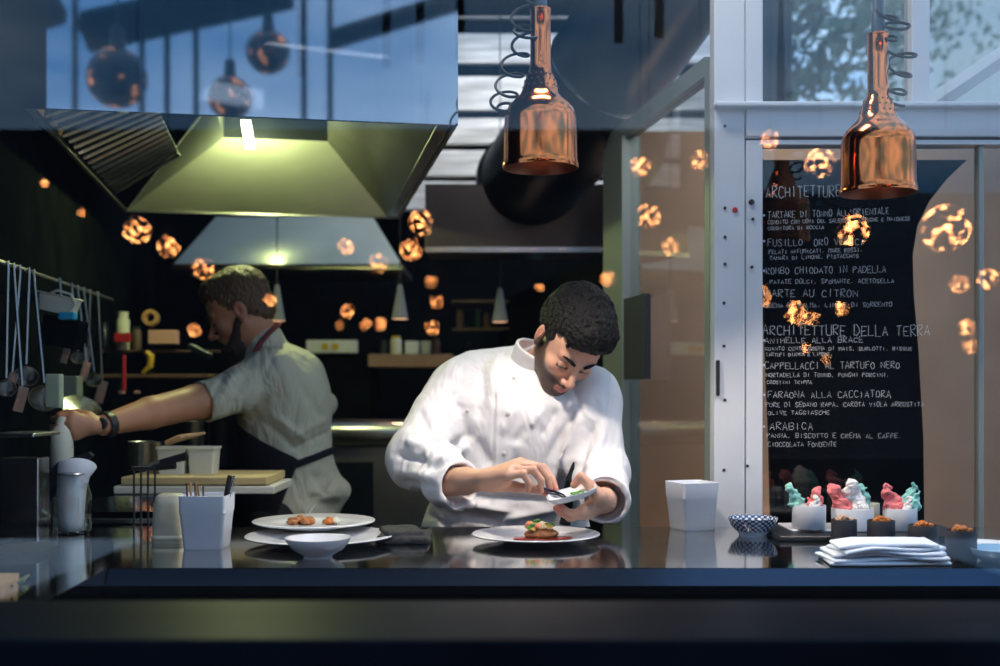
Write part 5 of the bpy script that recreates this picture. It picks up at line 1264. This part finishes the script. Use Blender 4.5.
for nn in dk.node_tree.nodes:
    if nn.type == 'MATH': nn.inputs[1].default_value = 2.5
    if nn.type == 'MAP_RANGE': nn.inputs[1].default_value = .58
# globes and beams that the mirror front of the hood shows
Hn = Vector((math.sin(Rc), -math.cos(Rc), 0))
def hm(px, py, Y):
    p = P(px, py, Y); return p - Hn * 2 * (p - H0).dot(Hn)
for x, y, r, Y in ((117, 78, 30, 6.5), (230, 98, 22, 6.9), (268, 52, 22, 7.4)):
    o = copy_tree(g0); o.location = hm(x, y, Y)
    for ch in o.children:
        if ch.name.startswith('globe'): ch.data = ch.data.copy(); ch.data.materials[0] = dk; k = r * Y / F / .10; o.scale = (k, k, k); o['label'] = 'large dark globe pendant mirrored in the steel hood front'; o['group'] = 'globe pendants mirrored in the hood'
for i, (a, b, r) in enumerate((((85, 32), (290, -12), .10), ((-40, 40), (60, 5), .09), ((330, 40), (460, 0), .05))):
    struct('trim_' + str(10 + i), MB().tube([hm(*a, 9), hm(*b, 9)], r * 1.7, 4), M_dark)
for i, x in enumerate((75, 142, 167, 196, 304, 330)): struct('trim_' + str(14 + i), MB().tube([hm(x, 170, 8.5), hm(x, -60, 8.5)], .022, 4), M_dark)

# ------------------------------------------------------------------ light
pl = thing('added_fill_panel', 'square white fill panel added out of view over the serving counter', 'light', (.12, 2.55, 2.97))  # unseen panel added as housing for the fill on the chef
MB().box((-.34, -.24, -.02), (.34, .24, .03), .01).build('fill_panel_body', M_white, pl)
def area(name, loc, target, e, col, size, sy=None):
    l = bpy.data.lights.new(name, 'AREA'); l.energy = e; l.color = col; l.size = size
    if sy: l.shape = 'RECTANGLE'; l.size_y = sy
    o = bpy.data.objects.new(name, l); COL.objects.link(o); o.location = loc; o.rotation_euler = (Vector(loc) - Vector(target)).to_track_quat('Z', 'Y').to_euler(); return o
l = bpy.data.lights.new('rear_hood_light', 'POINT'); l.energy = 1.2; l.color = (.88, 1, .42); l.shadow_soft_size = .03; o = bpy.data.objects.new('rear_hood_light', l); COL.objects.link(o); o.location = P(275, 246, 5.35)
for x in (400, 500): 
    l = bpy.data.lights.new('cone_light', 'SPOT'); l.energy = 5; l.color = (1, .55, .3); l.spot_size = 1.6; l.shadow_soft_size = .03; o = bpy.data.objects.new('cone_light', l); COL.objects.link(o); o.location = P(x, 326, 5.0)
area('lounge_light', (1.02, 3.95, .20), (1.04, 4.35, .8), 7, (1, .60, .28), .3)
area('lounge_wall_fill', (1.0, 3.6, 2.3), (.8, 4.4, .9), 9, (1, .86, .72), .4)  # added fill that brightens the brown wall beyond the glass
area('board_wall_fill', (.2, 5.5, 2.95), (.2, 6.1, 2.2), 9, (1, .97, .92), 1.2, .2)  # added fill standing in for daylight on the whitewashed boards
area('chef_fill', (.12, 2.55, 2.945), (.1, 3.0, 1.2), 24, (1, .96, .93), .6, .4)  # added fill to brighten the chef's jacket from overhead
w = bpy.data.worlds.new('sky'); SC.world = w; w.use_nodes = True; nt = w.node_tree; bg = nt.nodes['Background']
tc = nt.nodes.new('ShaderNodeTexCoord'); mp = nt.nodes.new('ShaderNodeMapping'); mp.inputs['Scale'].default_value = (1, 1, 3.2); n = nt.nodes.new('ShaderNodeTexNoise'); n.inputs['Scale'].default_value = 2.6; n.inputs['Detail'].default_value = 5
r = nt.nodes.new('ShaderNodeValToRGB'); r.color_ramp.elements[0].position = .40; r.color_ramp.elements[0].color = (.07, .22, .46, 1); r.color_ramp.elements[1].position = .66; r.color_ramp.elements[1].color = (.50, .66, .86, 1)
nt.links.new(tc.outputs['Generated'], mp.inputs[0]); nt.links.new(mp.outputs[0], n.inputs['Vector']); nt.links.new(n.outputs[0], r.inputs[0]); nt.links.new(r.outputs[0], bg.inputs[0]); bg.inputs[1].default_value = 2.0

cam = bpy.data.cameras.new('camera'); co = bpy.data.objects.new('camera', cam); COL.objects.link(co)
co.location = (0, 0, CZ); co.rotation_euler = (PI / 2, 0, 0); cam.sensor_width = 36; cam.lens = F * 36 / 1000; cam.shift_y = .055; cam.clip_start = .05
cam.dof.use_dof = True; cam.dof.focus_distance = 2.62; cam.dof.aperture_fstop = 2.4
SC.camera = co
SC.view_settings.view_transform = 'Standard'; SC.view_settings.look = 'None'; SC.view_settings.gamma = 1; SC.view_settings.use_curve_mapping = False; SC.view_settings.exposure = 0
SC.cycles.max_bounces = 8; SC.cycles.transparent_max_bounces = 16; SC.cycles.caustics_reflective = False; SC.cycles.caustics_refractive = False
try: SC.cycles.use_denoising = True
except Exception: pass
